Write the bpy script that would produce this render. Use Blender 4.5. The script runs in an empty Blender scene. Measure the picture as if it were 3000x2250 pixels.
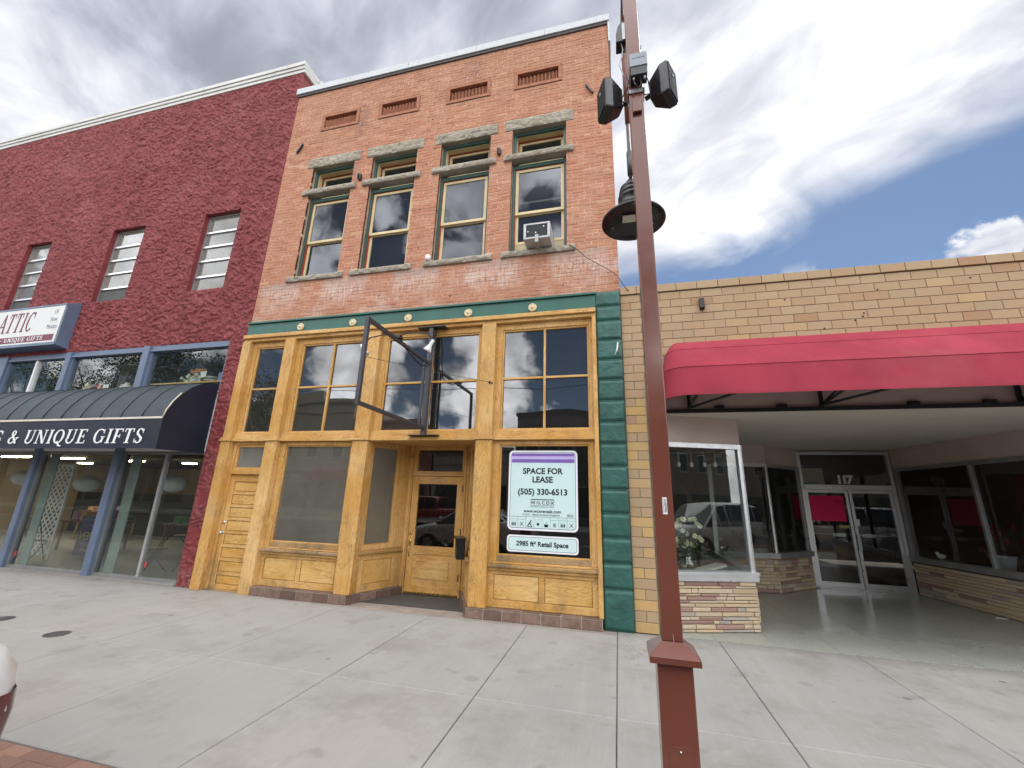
import bpy, math, random
import numpy as np
from mathutils import Vector, Matrix
random.seed(7)
R = math.radians
SC = bpy.context.scene
COL = SC.collection

# ------------------------------------------------------------------ camera
def make_camera():
    f, pitch, roll, yaw = 1215.138, 0.271228, 0.02918, 0.250121
    cy, sy = math.cos(yaw), math.sin(yaw)
    fwd = Vector((-sy*math.cos(pitch), cy*math.cos(pitch), math.sin(pitch)))
    r0 = Vector((cy, sy, 0)); u0 = r0.cross(fwd)
    r = r0*math.cos(roll) + u0*math.sin(roll)
    u = -r0*math.sin(roll) + u0*math.cos(roll)
    cam = bpy.data.cameras.new('camera'); o = bpy.data.objects.new('camera', cam); COL.objects.link(o)
    cam.sensor_fit = 'HORIZONTAL'; cam.sensor_width = 36.0; cam.lens = 36.0*f/3000.0
    cam.clip_start = 0.05; cam.clip_end = 2000
    m = Matrix.Identity(4)
    for i in range(3):
        m[i][0] = r[i]; m[i][1] = u[i]; m[i][2] = -fwd[i]
    m[0][3], m[1][3], m[2][3] = 0.0, -6.5, 1.68
    o.matrix_world = m
    SC.camera = o
make_camera()

# ------------------------------------------------------------------ world and sun
SUN_EL, SUN_AZ = R(50), R(26)
def make_world():
    w = bpy.data.worlds.new("World"); SC.world = w; w.use_nodes = True
    nt = w.node_tree; N = nt.nodes; L = nt.links; N.clear()
    def n(t, **k):
        x = N.new(t)
        for a, b in k.items(): setattr(x, a, b)
        return x
    def m(op, a, b=None, c=None, clamp=False):
        x = n('ShaderNodeMath', operation=op, use_clamp=clamp)
        for i, v in enumerate((a, b, c)):
            if v is None: continue
            if isinstance(v, (int, float)): x.inputs[i].default_value = v
            else: L.new(v, x.inputs[i])
        return x.outputs[0]
    def mr(v, a, b, c, d, smooth=True):
        x = n('ShaderNodeMapRange', interpolation_type='SMOOTHSTEP' if smooth else 'LINEAR')
        L.new(v, x.inputs[0])
        for i, q in zip((1, 2, 3, 4), (a, b, c, d)): x.inputs[i].default_value = q
        return x.outputs[0]
    tc = n('ShaderNodeTexCoord'); sep = n('ShaderNodeSeparateXYZ'); L.new(tc.outputs['Generated'], sep.inputs[0])
    X, Y, Z = sep.outputs
    zz = m('ADD', m('MAXIMUM', Z, 0.0), 0.06)
    U = m('DIVIDE', X, zz); V = m('DIVIDE', Y, zz)
    sky = n('ShaderNodeTexSky', sky_type='NISHITA', sun_disc=False)
    sky.sun_elevation = SUN_EL; sky.sun_rotation = SUN_AZ; sky.altitude = 1600; sky.air_density = 1.0; sky.dust_density = 0.4; sky.ozone_density = 2.0
    # rotated coords along the streak direction
    s = m('ADD', m('MULTIPLY', U, 0.825), m('MULTIPLY', V, -0.566))      # along streak
    t = m('ADD', m('MULTIPLY', U, 0.566), m('MULTIPLY', V, 0.825))       # across
    cx = n('ShaderNodeCombineXYZ'); L.new(m('MULTIPLY', s, 0.72), cx.inputs[0]); L.new(m('MULTIPLY', t, 1.10), cx.inputs[1])
    def noise(vec, scale, detail, rough, dist=0.0, off=(0, 0, 0)):
        mp = n('ShaderNodeMapping'); L.new(vec, mp.inputs[0]); mp.inputs['Location'].default_value = off
        x = n('ShaderNodeTexNoise'); L.new(mp.outputs[0], x.inputs['Vector'])
        x.inputs['Scale'].default_value = scale; x.inputs['Detail'].default_value = detail
        x.inputs['Roughness'].default_value = rough; x.inputs['Distortion'].default_value = dist
        return x.outputs[0]
    n1 = noise(cx.outputs[0], 1.6, 8, 0.52, 0.7, (3.1, 1.7, 0))
    n2 = noise(cx.outputs[0], 2.1, 9, 0.5, 0.3, (7.3, 4.4, 2.0))
    # ---- front deck: cloud except the blue gap low on the right
    tt = m('ADD', m('ADD', V, m('MULTIPLY', U, 0.72)), m('MULTIPLY', m('SUBTRACT', n1, 0.5), 1.5))
    edge = mr(tt, 1.38, 1.86, 1.0, 0.0)
    # ---- puffs in the gap and the broken cumulus over the street behind
    dirn = noise(tc.outputs['Generated'], 4.2, 9, 0.56, 0.15, (1.3, 0.4, 5.2))
    puff = mr(dirn, 0.43, 0.51, 0.0, 1.0)
    lowp = m('MULTIPLY', mr(Z, 0.42, 0.46, 1.0, 0.0), mr(dirn, 0.56, 0.60, 0.0, 1.0))
    back = mr(Y, 0.10, -0.25, 0.0, 1.0)
    cov_b = m('MAXIMUM', puff, mr(Z, 0.62, 0.80, 0.0, 1.0))
    cov_f = m('MAXIMUM', edge, lowp)
    cov = m('ADD', m('MULTIPLY', cov_b, back), m('MULTIPLY', cov_f, m('SUBTRACT', 1.0, back)))
    # ---- brightness of the cloud itself
    sd = (math.sin(SUN_AZ)*math.cos(SUN_EL), math.cos(SUN_AZ)*math.cos(SUN_EL), math.sin(SUN_EL))
    dot = n('ShaderNodeVectorMath', operation='DOT_PRODUCT'); L.new(tc.outputs['Generated'], dot.inputs[0]); dot.inputs[1].default_value = sd
    glow = mr(dot.outputs['Value'], 0.88, 0.998, 0.0, 1.0)
    var = mr(n2, 0.30, 0.68, -0.26, 0.44)
    n3 = noise(cx.outputs[0], 4.5, 8, 0.55, 0.5, (2.3, 8.4, 1.0))
    lum_f = m('ADD', m('ADD', 0.415, m('ADD', m('MULTIPLY', var, 0.46), m('MULTIPLY', m('SUBTRACT', n3, 0.5), 0.80))), m('MULTIPLY', glow, 0.27))
    dirn2 = noise(tc.outputs['Generated'], 5.5, 8, 0.55, 0.3, (9.3, 2.4, 1.2))
    dirn3 = noise(tc.outputs['Generated'], 13.0, 7, 0.6, 0.2, (4.1, 7.7, 3.3))
    lum_b = m('MAXIMUM', m('ADD', 2.2, m('ADD', m('MULTIPLY', m('SUBTRACT', dirn2, 0.5), 7.5), m('MULTIPLY', m('SUBTRACT', dirn3, 0.5), 3.0))), 0.75)
    lum = m('SMOOTH_MAX', m('ADD', m('MULTIPLY', lum_b, back), m('MULTIPLY', lum_f, m('SUBTRACT', 1.0, back))), 0.25, 0.22)
    cc = n('ShaderNodeMix', data_type='RGBA', blend_type='MIX')
    L.new(mr(lum, 0.3, 0.75, 0.0, 1.0), cc.inputs[0]); cc.inputs[6].default_value = (0.90, 0.95, 1.13, 1); cc.inputs[7].default_value = (1.0, 1.0, 1.02, 1)
    vm = n('ShaderNodeVectorMath', operation='SCALE'); L.new(cc.outputs[2], vm.inputs[0]); L.new(m('MULTIPLY', lum, 8.3), vm.inputs[3])
    skx = n('ShaderNodeVectorMath', operation='SCALE'); L.new(sky.outputs[0], skx.inputs[0]); skx.inputs[3].default_value = 0.52
    sk = n('ShaderNodeMix', data_type='RGBA', blend_type='ADD'); sk.inputs[0].default_value = 1.0      # thin veil over the blue
    L.new(skx.outputs[0], sk.inputs[6]); sk.inputs[7].default_value = (0.10, 0.14, 0.16, 1)
    mix = n('ShaderNodeMix', data_type='RGBA'); L.new(cov, mix.inputs[0]); L.new(sk.outputs[2], mix.inputs[6]); L.new(vm.outputs[0], mix.inputs[7])
    bg = n('ShaderNodeBackground'); bg.inputs[1].default_value = 0.12; L.new(mix.outputs[2], bg.inputs[0])
    out = n('ShaderNodeOutputWorld'); L.new(bg.outputs[0], out.inputs[0])
    w.cycles.sampling_method = 'MANUAL'; w.cycles.sample_map_resolution = 1024
make_world()
def make_sun():
    d = bpy.data.lights.new('sun', 'SUN'); d.energy = 0.6; d.angle = R(18); d.color = (1.0, 0.96, 0.9)
    o = bpy.data.objects.new('sun', d); COL.objects.link(o)
    v = Vector((math.sin(SUN_AZ)*math.cos(SUN_EL), math.cos(SUN_AZ)*math.cos(SUN_EL), math.sin(SUN_EL)))
    o.rotation_euler = v.to_track_quat('Z', 'Y').to_euler(); o.location = (10, 20, 40)
make_sun()
SC.view_settings.view_transform = 'Standard'; SC.view_settings.look = 'None'
SC.view_settings.exposure = 0.65; SC.view_settings.gamma = 1.0; SC.view_settings.use_curve_mapping = False
SC.render.engine = 'CYCLES'
SC.cycles.use_denoising = True
SC.cycles.max_bounces = 9; SC.cycles.diffuse_bounces = 4; SC.cycles.glossy_bounces = 4
SC.cycles.transparent_max_bounces = 24; SC.cycles.sample_clamp_indirect = 6

# ------------------------------------------------------------------ material helpers
class M:
    def __init__(s, name):
        s.m = bpy.data.materials.new(name); s.m.use_nodes = True
        s.N = s.m.node_tree.nodes; s.L = s.m.node_tree.links; s.N.clear()
        s.out = s.N.new('ShaderNodeOutputMaterial'); s.b = s.N.new('ShaderNodeBsdfPrincipled'); s.L.new(s.b.outputs[0], s.out.inputs[0])
        s._pos = None
    def n(s, t, **k):
        x = s.N.new(t)
        for a, b in k.items(): setattr(x, a, b)
        return x
    def set(s, inp, v):
        if isinstance(v, bpy.types.NodeSocket): s.L.new(v, inp)
        else: inp.default_value = v
    def pos(s):
        if s._pos is None: s._pos = s.n('ShaderNodeNewGeometry').outputs['Position']
        return s._pos
    def obj(s): return s.n('ShaderNodeTexCoord').outputs['Object']
    def map(s, v, sc=(1, 1, 1), loc=(0, 0, 0), rot=(0, 0, 0)):
        x = s.n('ShaderNodeMapping'); s.L.new(v, x.inputs[0]); x.inputs['Scale'].default_value = sc
        s.set(x.inputs['Location'], loc); x.inputs['Rotation'].default_value = rot; return x.outputs[0]
    def noise(s, v, scale=1, detail=4, rough=0.5, dist=0, col=False):
        x = s.n('ShaderNodeTexNoise'); s.L.new(v, x.inputs['Vector'])
        x.inputs['Scale'].default_value = scale; x.inputs['Detail'].default_value = detail; x.inputs['Roughness'].default_value = rough; x.inputs['Distortion'].default_value = dist
        return x.outputs[1 if col else 0]
    def mr(s, v, a, b, c=0.0, d=1.0, smooth=False):
        x = s.n('ShaderNodeMapRange'); 
        if smooth: x.interpolation_type = 'SMOOTHSTEP'
        s.L.new(v, x.inputs[0])
        for i, q in zip((1, 2, 3, 4), (a, b, c, d)): x.inputs[i].default_value = q
        return x.outputs[0]
    def math(s, op, a, b=0.0):
        x = s.n('ShaderNodeMath', operation=op); s.set(x.inputs[0], a); s.set(x.inputs[1], b); return x.outputs[0]
    def mix(s, f, a, b, blend='MIX'):
        x = s.n('ShaderNodeMix', data_type='RGBA', blend_type=blend); s.set(x.inputs[0], f)
        for i, v in ((6, a), (7, b)): s.set(x.inputs[i], v if isinstance(v, bpy.types.NodeSocket) else (*v[:3], 1))
        return x.outputs[2]
    def ramp(s, f, stops, interp='LINEAR'):
        x = s.n('ShaderNodeValToRGB'); s.L.new(f, x.inputs[0]); cr = x.color_ramp; cr.interpolation = interp
        while len(cr.elements) < len(stops): cr.elements.new(0.5)
        for e, (p, c) in zip(cr.elements, stops): e.position = p; e.color = (*c, 1)
        return x.outputs[0]
    def attr(s, name, kind='OBJECT'):
        x = s.n('ShaderNodeAttribute', attribute_type=kind, attribute_name=name); return x.outputs['Fac']
    def rnd(s): return s.n('ShaderNodeObjectInfo').outputs['Random']
    def bump(s, h, strength=0.3, dist=0.01):
        x = s.n('ShaderNodeBump'); x.inputs['Strength'].default_value = strength; x.inputs['Distance'].default_value = dist
        s.L.new(h, x.inputs['Height']); s.L.new(x.outputs[0], s.b.inputs['Normal'])
    def col(s, c): s.set(s.b.inputs['Base Color'], c if isinstance(c, bpy.types.NodeSocket) else (*c[:3], 1))
    def rough(s, v): s.set(s.b.inputs['Roughness'], v)

def plain(name, c, rough=0.5, metal=0.0, var=0.12, scale=6.0, bump=0.0, spec=None, dirt=None):
    k = M(name); p = k.pos()
    nz = k.noise(p, scale, 5, 0.6)
    c1 = tuple(max(0, x*(1-var)) for x in c); c2 = tuple(min(1, x*(1+var)) for x in c)
    cc = k.mix(k.mr(nz, 0.3, 0.7), c1, c2)
    if dirt: cc = k.mix(k.mr(k.noise(p, scale*0.4, 6, 0.65), 0.5, 0.75, 0, dirt[1]), cc, dirt[0])
    k.col(cc); k.rough(k.mr(k.noise(p, scale*3, 3), 0.2, 0.8, max(0.02, rough-0.08), min(1, rough+0.08)))
    k.b.inputs['Metallic'].default_value = metal
    if spec is None and rough >= 0.6: spec = 0.2
    if spec is not None: k.b.inputs['Specular IOR Level'].default_value = spec
    if bump: k.bump(k.noise(p, scale*6, 4), bump, 0.01)
    return k.m
def emit(name, c, s):
    k = M(name); k.col(c); k.b.inputs['Emission Color'].default_value = (*c, 1); k.b.inputs['Emission Strength'].default_value = s; return k.m
def glass(name, base=0.06, gain=1.0, tint=(1, 1, 1), rough=0.0, dust=0.0, wav=0.0):
    k = M(name); N = k.N; N.remove(k.b)
    tr = k.n('ShaderNodeBsdfTransparent'); tr.inputs[0].default_value = (*tint, 1)
    gl = k.n('ShaderNodeBsdfGlossy'); gl.inputs['Roughness'].default_value = rough; gl.inputs['Color'].default_value = (1, 1, 1, 1)
    if wav:
        bp = k.n('ShaderNodeBump'); bp.inputs['Strength'].default_value = wav; bp.inputs['Distance'].default_value = 0.02
        k.L.new(k.noise(k.pos(), 1.3, 1, 0.3), bp.inputs['Height']); k.L.new(bp.outputs[0], gl.inputs['Normal'])
    ge = k.n('ShaderNodeNewGeometry'); dt = k.n('ShaderNodeVectorMath', operation='DOT_PRODUCT'); k.L.new(ge.outputs['Incoming'], dt.inputs[0]); k.L.new(ge.outputs['Normal'], dt.inputs[1])
    q = k.math('SUBTRACT', 1.0, k.math('ABSOLUTE', dt.outputs['Value'])); q5 = k.math('POWER', q, 5.0)
    fr = k.math('ADD', 0.04, k.math('MULTIPLY', q5, 0.96))                 # Schlick, same from both sides of the pane
    f = k.math('MINIMUM', k.math('ADD', k.math('MULTIPLY', fr, gain), base), 1.0)
    mx = k.n('ShaderNodeMixShader'); k.L.new(f, mx.inputs[0]); k.L.new(tr.outputs[0], mx.inputs[1]); k.L.new(gl.outputs[0], mx.inputs[2])
    last = mx.outputs[0]
    if dust:
        df = k.n('ShaderNodeBsdfDiffuse'); df.inputs[0].default_value = (0.56, 0.53, 0.45, 1)
        m2 = k.n('ShaderNodeMixShader'); k.L.new(k.mr(k.noise(k.pos(), 0.9, 6, 0.6), 0.3, 0.75, dust*0.55, dust), m2.inputs[0])
        k.L.new(last, m2.inputs[1]); k.L.new(df.outputs[0], m2.inputs[2]); last = m2.outputs[0]
    k.L.new(last, k.out.inputs[0]); return k.m

# ------------------------------------------------------------------ mesh helpers
class MB:
    def __init__(s): s.v = []; s.f = []; s.t = []; s.sm = []
    def _add(s, vs, fs, tone=None, smooth=False):
        b = len(s.v); s.v += [tuple(v) for v in vs]
        for f in fs: s.f.append(tuple(b+i for i in f)); s.t.append(tone if tone is not None else 0.5); s.sm.append(smooth)
        return s
    def box(s, x0, x1, y0, y1, z0, z1, tone=None):
        if x0 > x1: x0, x1 = x1, x0
        if y0 > y1: y0, y1 = y1, y0
        if z0 > z1: z0, z1 = z1, z0
        return s._add([(x0,y0,z0),(x1,y0,z0),(x1,y1,z0),(x0,y1,z0),(x0,y0,z1),(x1,y0,z1),(x1,y1,z1),(x0,y1,z1)],
                      [(0,3,2,1),(4,5,6,7),(0,1,5,4),(1,2,6,5),(2,3,7,6),(3,0,4,7)], tone)
    def chbox(s, x0, x1, y0, y1, z0, z1, c=0.004, tone=None):       # box with a chamfered -Y face
        return s._add([(x0+c,y0,z0+c),(x1-c,y0,z0+c),(x1-c,y0,z1-c),(x0+c,y0,z1-c),
                       (x0,y0+c,z0),(x1,y0+c,z0),(x1,y0+c,z1),(x0,y0+c,z1),(x0,y1,z0),(x1,y1,z0),(x1,y1,z1),(x0,y1,z1)],
                      [(0,1,2,3),(4,5,1,0),(5,6,2,1),(6,7,3,2),(7,4,0,3),(8,9,5,4),(9,10,6,5),(10,11,7,6),(11,8,4,7)], tone)
    def obox(s, p0, p1, d0, d1, z0, z1, tone=None):
        # box along plan line p0->p1, from d0 to d1 along the right-hand (outer) normal
        a = Vector((p0[0], p0[1])); b = Vector((p1[0], p1[1])); u = (b-a).normalized(); nn = Vector((u.y, -u.x))
        q = [a+nn*d1, b+nn*d1, b+nn*d0, a+nn*d0]
        vs = [(p.x, p.y, z0) for p in q] + [(p.x, p.y, z1) for p in q]
        return s._add(vs, [(0,3,2,1),(4,5,6,7),(0,1,5,4),(1,2,6,5),(2,3,7,6),(3,0,4,7)], tone)
    def prism(s, poly, axis, a0, a1, tone=None, smooth=False):
        # poly: 2-D points in the two other axes (cyclic order x,y,z minus axis)
        n = len(poly)
        def mk(p, a):
            if axis == 'x': return (a, p[0], p[1])
            if axis == 'y': return (p[0], a, p[1])
            return (p[0], p[1], a)
        vs = [mk(p, a0) for p in poly] + [mk(p, a1) for p in poly]
        fs = [tuple(range(n)), tuple(range(2*n-1, n-1, -1))]
        s._add(vs, fs, tone)
        b = len(s.v) - 2*n
        for i in range(n):
            j = (i+1) % n
            s.f.append((b+i, b+n+i, b+n+j, b+j)); s.t.append(tone if tone is not None else .5); s.sm.append(smooth)
        return s
    def tube(s, pts, r, seg=8, tone=None, cap=True):
        pts = [Vector(p) for p in pts]; rings = []; n = len(pts)
        rr = r if isinstance(r, (list, tuple)) else [r]*n
        up = Vector((0, 0, 1)); prev = None
        for i, p in enumerate(pts):
            d = (pts[min(i+1, n-1)] - pts[max(i-1, 0)]).normalized()
            if prev is None:
                a = d.cross(up if abs(d.z) < 0.95 else Vector((1, 0, 0))).normalized()
            else:
                a = (prev - d*prev.dot(d)).normalized()
            prev = a; b = d.cross(a)
            rings.append([p + (a*math.cos(2*math.pi*k/seg) + b*math.sin(2*math.pi*k/seg))*rr[i] for k in range(seg)])
        vs = [v for g in rings for v in g]; fs = []
        for i in range(n-1):
            for k in range(seg):
                k2 = (k+1) % seg; fs.append((i*seg+k, i*seg+k2, (i+1)*seg+k2, (i+1)*seg+k))
        s._add(vs, fs, tone, True)
        if cap:
            b = len(s.v)-len(vs)
            s.f.append(tuple(b+k for k in range(seg-1, -1, -1))); s.f.append(tuple(b+(n-1)*seg+k for k in range(seg)))
            s.t += [tone or .5]*2; s.sm += [False]*2
        return s
    def bar(s, p, q, w, tone=None):
        return s.tube([p, q], w*0.7071, 4, tone).flat(4)
    def flat(s, n):
        return s
    def lathe(s, prof, c=(0, 0, 0), seg=24, axis='z', tone=None, smooth=True):
        vs = []; n = len(prof)
        for r, h in prof:
            for k in range(seg):
                a = 2*math.pi*k/seg; x, y = r*math.cos(a), r*math.sin(a)
                if axis == 'z': vs.append((c[0]+x, c[1]+y, c[2]+h))
                elif axis == 'y': vs.append((c[0]+x, c[1]+h, c[2]+y))
                else: vs.append((c[0]+h, c[1]+x, c[2]+y))
        fs = []
        for i in range(n-1):
            for k in range(seg):
                k2 = (k+1) % seg; fs.append((i*seg+k, i*seg+k2, (i+1)*seg+k2, (i+1)*seg+k))
        return s._add(vs, fs, tone, smooth)
    def ball(s, c, r, seg=12, rings=8, sq=(1, 1, 1), tone=None):
        prof = [(math.sin(math.pi*i/rings), -math.cos(math.pi*i/rings)) for i in range(rings+1)]
        b = len(s.v); s.lathe([(max(p[0], 1e-4), p[1]) for p in prof], (0, 0, 0), seg, 'z', tone)
        for i in range(b, len(s.v)):
            v = s.v[i]; s.v[i] = (c[0]+v[0]*r*sq[0], c[1]+v[1]*r*sq[1], c[2]+v[2]*r*sq[2])
        return s
    def ico(s, c, r, tone=None, jit=0.0, rnd=random):
        t = 0.5257; u = 0.8507
        P = [(-t,u,0),(t,u,0),(-t,-u,0),(t,-u,0),(0,-t,u),(0,t,u),(0,-t,-u),(0,t,-u),(u,0,-t),(u,0,t),(-u,0,-t),(-u,0,t)]
        F = [(0,11,5),(0,5,1),(0,1,7),(0,7,10),(0,10,11),(1,5,9),(5,11,4),(11,10,2),(10,7,6),(7,1,8),(3,9,4),(3,4,2),(3,2,6),(3,6,8),(3,8,9),(4,9,5),(2,4,11),(6,2,10),(8,6,7),(9,8,1)]
        return s._add([(c[0]+a*r*(1+rnd.uniform(-jit,jit)), c[1]+b*r*(1+rnd.uniform(-jit,jit)), c[2]+d*r*(1+rnd.uniform(-jit,jit))) for a, b, d in P], F, tone)
    def xf(s, M4):
        s.v = [tuple(M4 @ Vector(v)) for v in s.v]; return s
    def mesh(s, name, mat=None):
        me = bpy.data.meshes.new(name); me.from_pydata(s.v, [], s.f)
        if any(s.sm): me.polygons.foreach_set('use_smooth', s.sm)
        if any(t != 0.5 for t in s.t):
            a = me.attributes.new('tone', 'FLOAT', 'FACE'); a.data.foreach_set('value', s.t)
        if mat: me.materials.append(mat)
        me.update(); return me

WL = {}
def thing(name, label, cat, loc=(0, 0, 0), rz=0.0, group=None):
    o = bpy.data.objects.new(name, None); COL.objects.link(o); o.empty_display_size = 0.2
    o.location = loc; o.rotation_euler = (0, 0, rz); o['label'] = label; o['category'] = cat
    if group: o['group'] = group
    WL[o.name] = Vector(loc); return o
def link(name, me, parent=None, world=True, loc=(0, 0, 0), label=None, kind=None, bevel=0.0):
    """parts of things hold world coordinates (world=True) or the thing's own coordinates"""
    o = bpy.data.objects.new(name, me); COL.objects.link(o)
    w = Vector(loc)
    if parent is not None:
        o.parent = parent
        o.location = (w - WL.get(parent.name, Vector((0, 0, 0)))) if world else w
    else: o.location = w
    WL[o.name] = w if world else Vector((0, 0, 0))
    if label: o['label'] = label
    if kind: o['kind'] = kind
    if bevel:
        b = o.modifiers.new('bevel', 'BEVEL'); b.width = bevel; b.segments = 2; b.limit_method = 'ANGLE'; b.angle_limit = R(40)
    return o
def part(name, mb, mat, parent=None, **k): return link(name, mb.mesh(name, mat), parent, **k)
def solo(name, mb, mat, label, cat, loc=(0, 0, 0), group=None, **k):
    """one-mesh thing: mesh given in world coordinates, origin moved to loc"""
    l = Vector(loc); mb.v = [tuple(Vector(v)-l) for v in mb.v]
    o = link(name, mb.mesh(name, mat), None, loc=loc, **k); o['label'] = label; o['category'] = cat
    if group: o['group'] = group
    return o
def struct(name, mb, mat, loc=(0, 0, 0), **k):
    return part(name, mb, mat, None, kind='structure', **k)
def copy_tree(o, parent=None):
    c = o.copy(); COL.objects.link(c)
    if parent is not None: c.parent = parent
    for ch in list(o.children): copy_tree(ch, c)
    return c
def text(name, s, size, mat, parent, loc, extrude=0.002, bold=0.0, align='CENTER', mirror=False, space=1.0, xs=1.0, rz=0.0, shear=0.0, rx=90):
    cu = bpy.data.curves.new(name, 'FONT'); cu.body = s; cu.size = size; cu.extrude = extrude; cu.offset = bold
    cu.align_x = align; cu.align_y = 'CENTER'; cu.space_character = space; cu.shear = shear; cu.resolution_u = 3
    ob = bpy.data.objects.new(name+'_tmp', cu); me = bpy.data.meshes.new_from_object(ob)
    bpy.data.objects.remove(ob); me.materials.clear(); me.materials.append(mat)
    mt = Matrix.Rotation(rz, 4, 'Z') @ Matrix.Rotation(R(rx), 4, 'X') @ Matrix.Diagonal((-xs if mirror else xs, 1, 1, 1))
    me.transform(mt)
    if mirror: me.flip_normals()
    me.name = name
    return link(name, me, parent, loc=loc)
def AP(x, z, Y=0.0):       # apparent facade-plane coordinate -> true coordinate on the plane at depth Y
    k = (6.5+Y)/6.5
    return x*k, 1.68+(z-1.68)*k

# numpy gradient noise for carved relief
_rs = np.random.RandomState(5); _perm = _rs.permutation(256); _g = _rs.rand(256)*2-1
def vnoise(x, y):
    xi = np.floor(x).astype(int); yi = np.floor(y).astype(int); fx = x-xi; fy = y-yi
    fx = fx*fx*(3-2*fx); fy = fy*fy*(3-2*fy)
    h = lambda a, b: _g[_perm[(_perm[a & 255] + b) & 255]]
    return (h(xi, yi)*(1-fx)+h(xi+1, yi)*fx)*(1-fy) + (h(xi, yi+1)*(1-fx)+h(xi+1, yi+1)*fx)*fy
def fbm(x, y, o=4, r=0.5):
    s = 0; a = 1; t = 0
    for i in range(o): s = s + a*vnoise(x*2**i+17*i, y*2**i+31*i); t += a; a *= r
    return s/t

# ------------------------------------------------------------------ materials
def wood(name, axis, light=(0.68, 0.40, 0.125), dark=(0.22, 0.095, 0.022), weather=0.35):
    k = M(name); p = k.pos(); r = k.rnd()
    off = k.n('ShaderNodeCombineXYZ'); k.L.new(k.math('MULTIPLY', r, 31.0), off.inputs[0]); k.L.new(k.math('MULTIPLY', r, 17.0), off.inputs[2])
    pp = k.n('ShaderNodeVectorMath', operation='ADD'); k.L.new(p, pp.inputs[0]); k.L.new(off.outputs[0], pp.inputs[1]); p2 = pp.outputs[0]
    sc = (1, 1, 0.11) if axis == 'z' else ((0.11, 1, 1) if axis == 'x' else (1, 0.11, 1))
    q = k.map(p2, sc)
    fine = k.noise(q, 110, 5, 0.65, 0.3)
    mid = k.noise(q, 9.5, 3, 0.5, 0.4)
    wv = k.math('FRACT', k.math('MULTIPLY', mid, 16.0))
    line = k.mr(wv, 0.0, 0.35, 1.0, 0.0, True)                     # cathedral lines: dark on one side, fading
    patch = k.mr(k.noise(p2, 1.1, 3, 0.5), 0.35, 0.7)
    c = k.mix(patch, (light[0]*0.84, light[1]*0.76, light[2]*0.6), (light[0]*1.06, light[1]*1.2, light[2]*1.7))
    c = k.mix(k.math('MULTIPLY', line, k.mr(k.noise(p2, 2.0, 2), 0.38, 0.58, 0.18, 0.78)), c, dark)
    c = k.mix(k.mr(fine, 0.50, 0.74, 0.0, 0.55), c, (dark[0]*0.85, dark[1]*0.8, dark[2]*0.9))
    c = k.mix(k.mr(r, 0, 1, 0.0, 0.22), c, (0.56, 0.30, 0.06))
    c = k.mix(k.mr(k.noise(q, 16, 6, 0.7, 0.2), 0.52, 0.70, 0.0, 0.6), c, (0.38, 0.18, 0.045))
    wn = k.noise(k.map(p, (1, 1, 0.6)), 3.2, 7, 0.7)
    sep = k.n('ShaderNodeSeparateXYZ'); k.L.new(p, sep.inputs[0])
    low = k.mr(sep.outputs[2], 0.12, 0.9, 1.0, 0.35)  # weathering strongest low down, also painting contact shade at the foot
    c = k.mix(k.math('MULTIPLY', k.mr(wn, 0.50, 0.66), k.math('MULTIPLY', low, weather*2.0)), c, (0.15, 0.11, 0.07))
    k.col(c); k.b.inputs['Specular IOR Level'].default_value = 0.3; k.rough(k.mr(fine, 0.3, 0.7, 0.42, 0.7)); k.bump(fine, 0.35, 0.004)
    return k.m
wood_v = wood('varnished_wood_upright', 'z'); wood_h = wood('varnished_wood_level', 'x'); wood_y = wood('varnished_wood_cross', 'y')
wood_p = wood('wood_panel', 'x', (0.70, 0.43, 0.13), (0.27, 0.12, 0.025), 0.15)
wood_old = wood('weathered_wood', 'x', (0.40, 0.26, 0.11), (0.13, 0.085, 0.05), 0.9)

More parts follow.
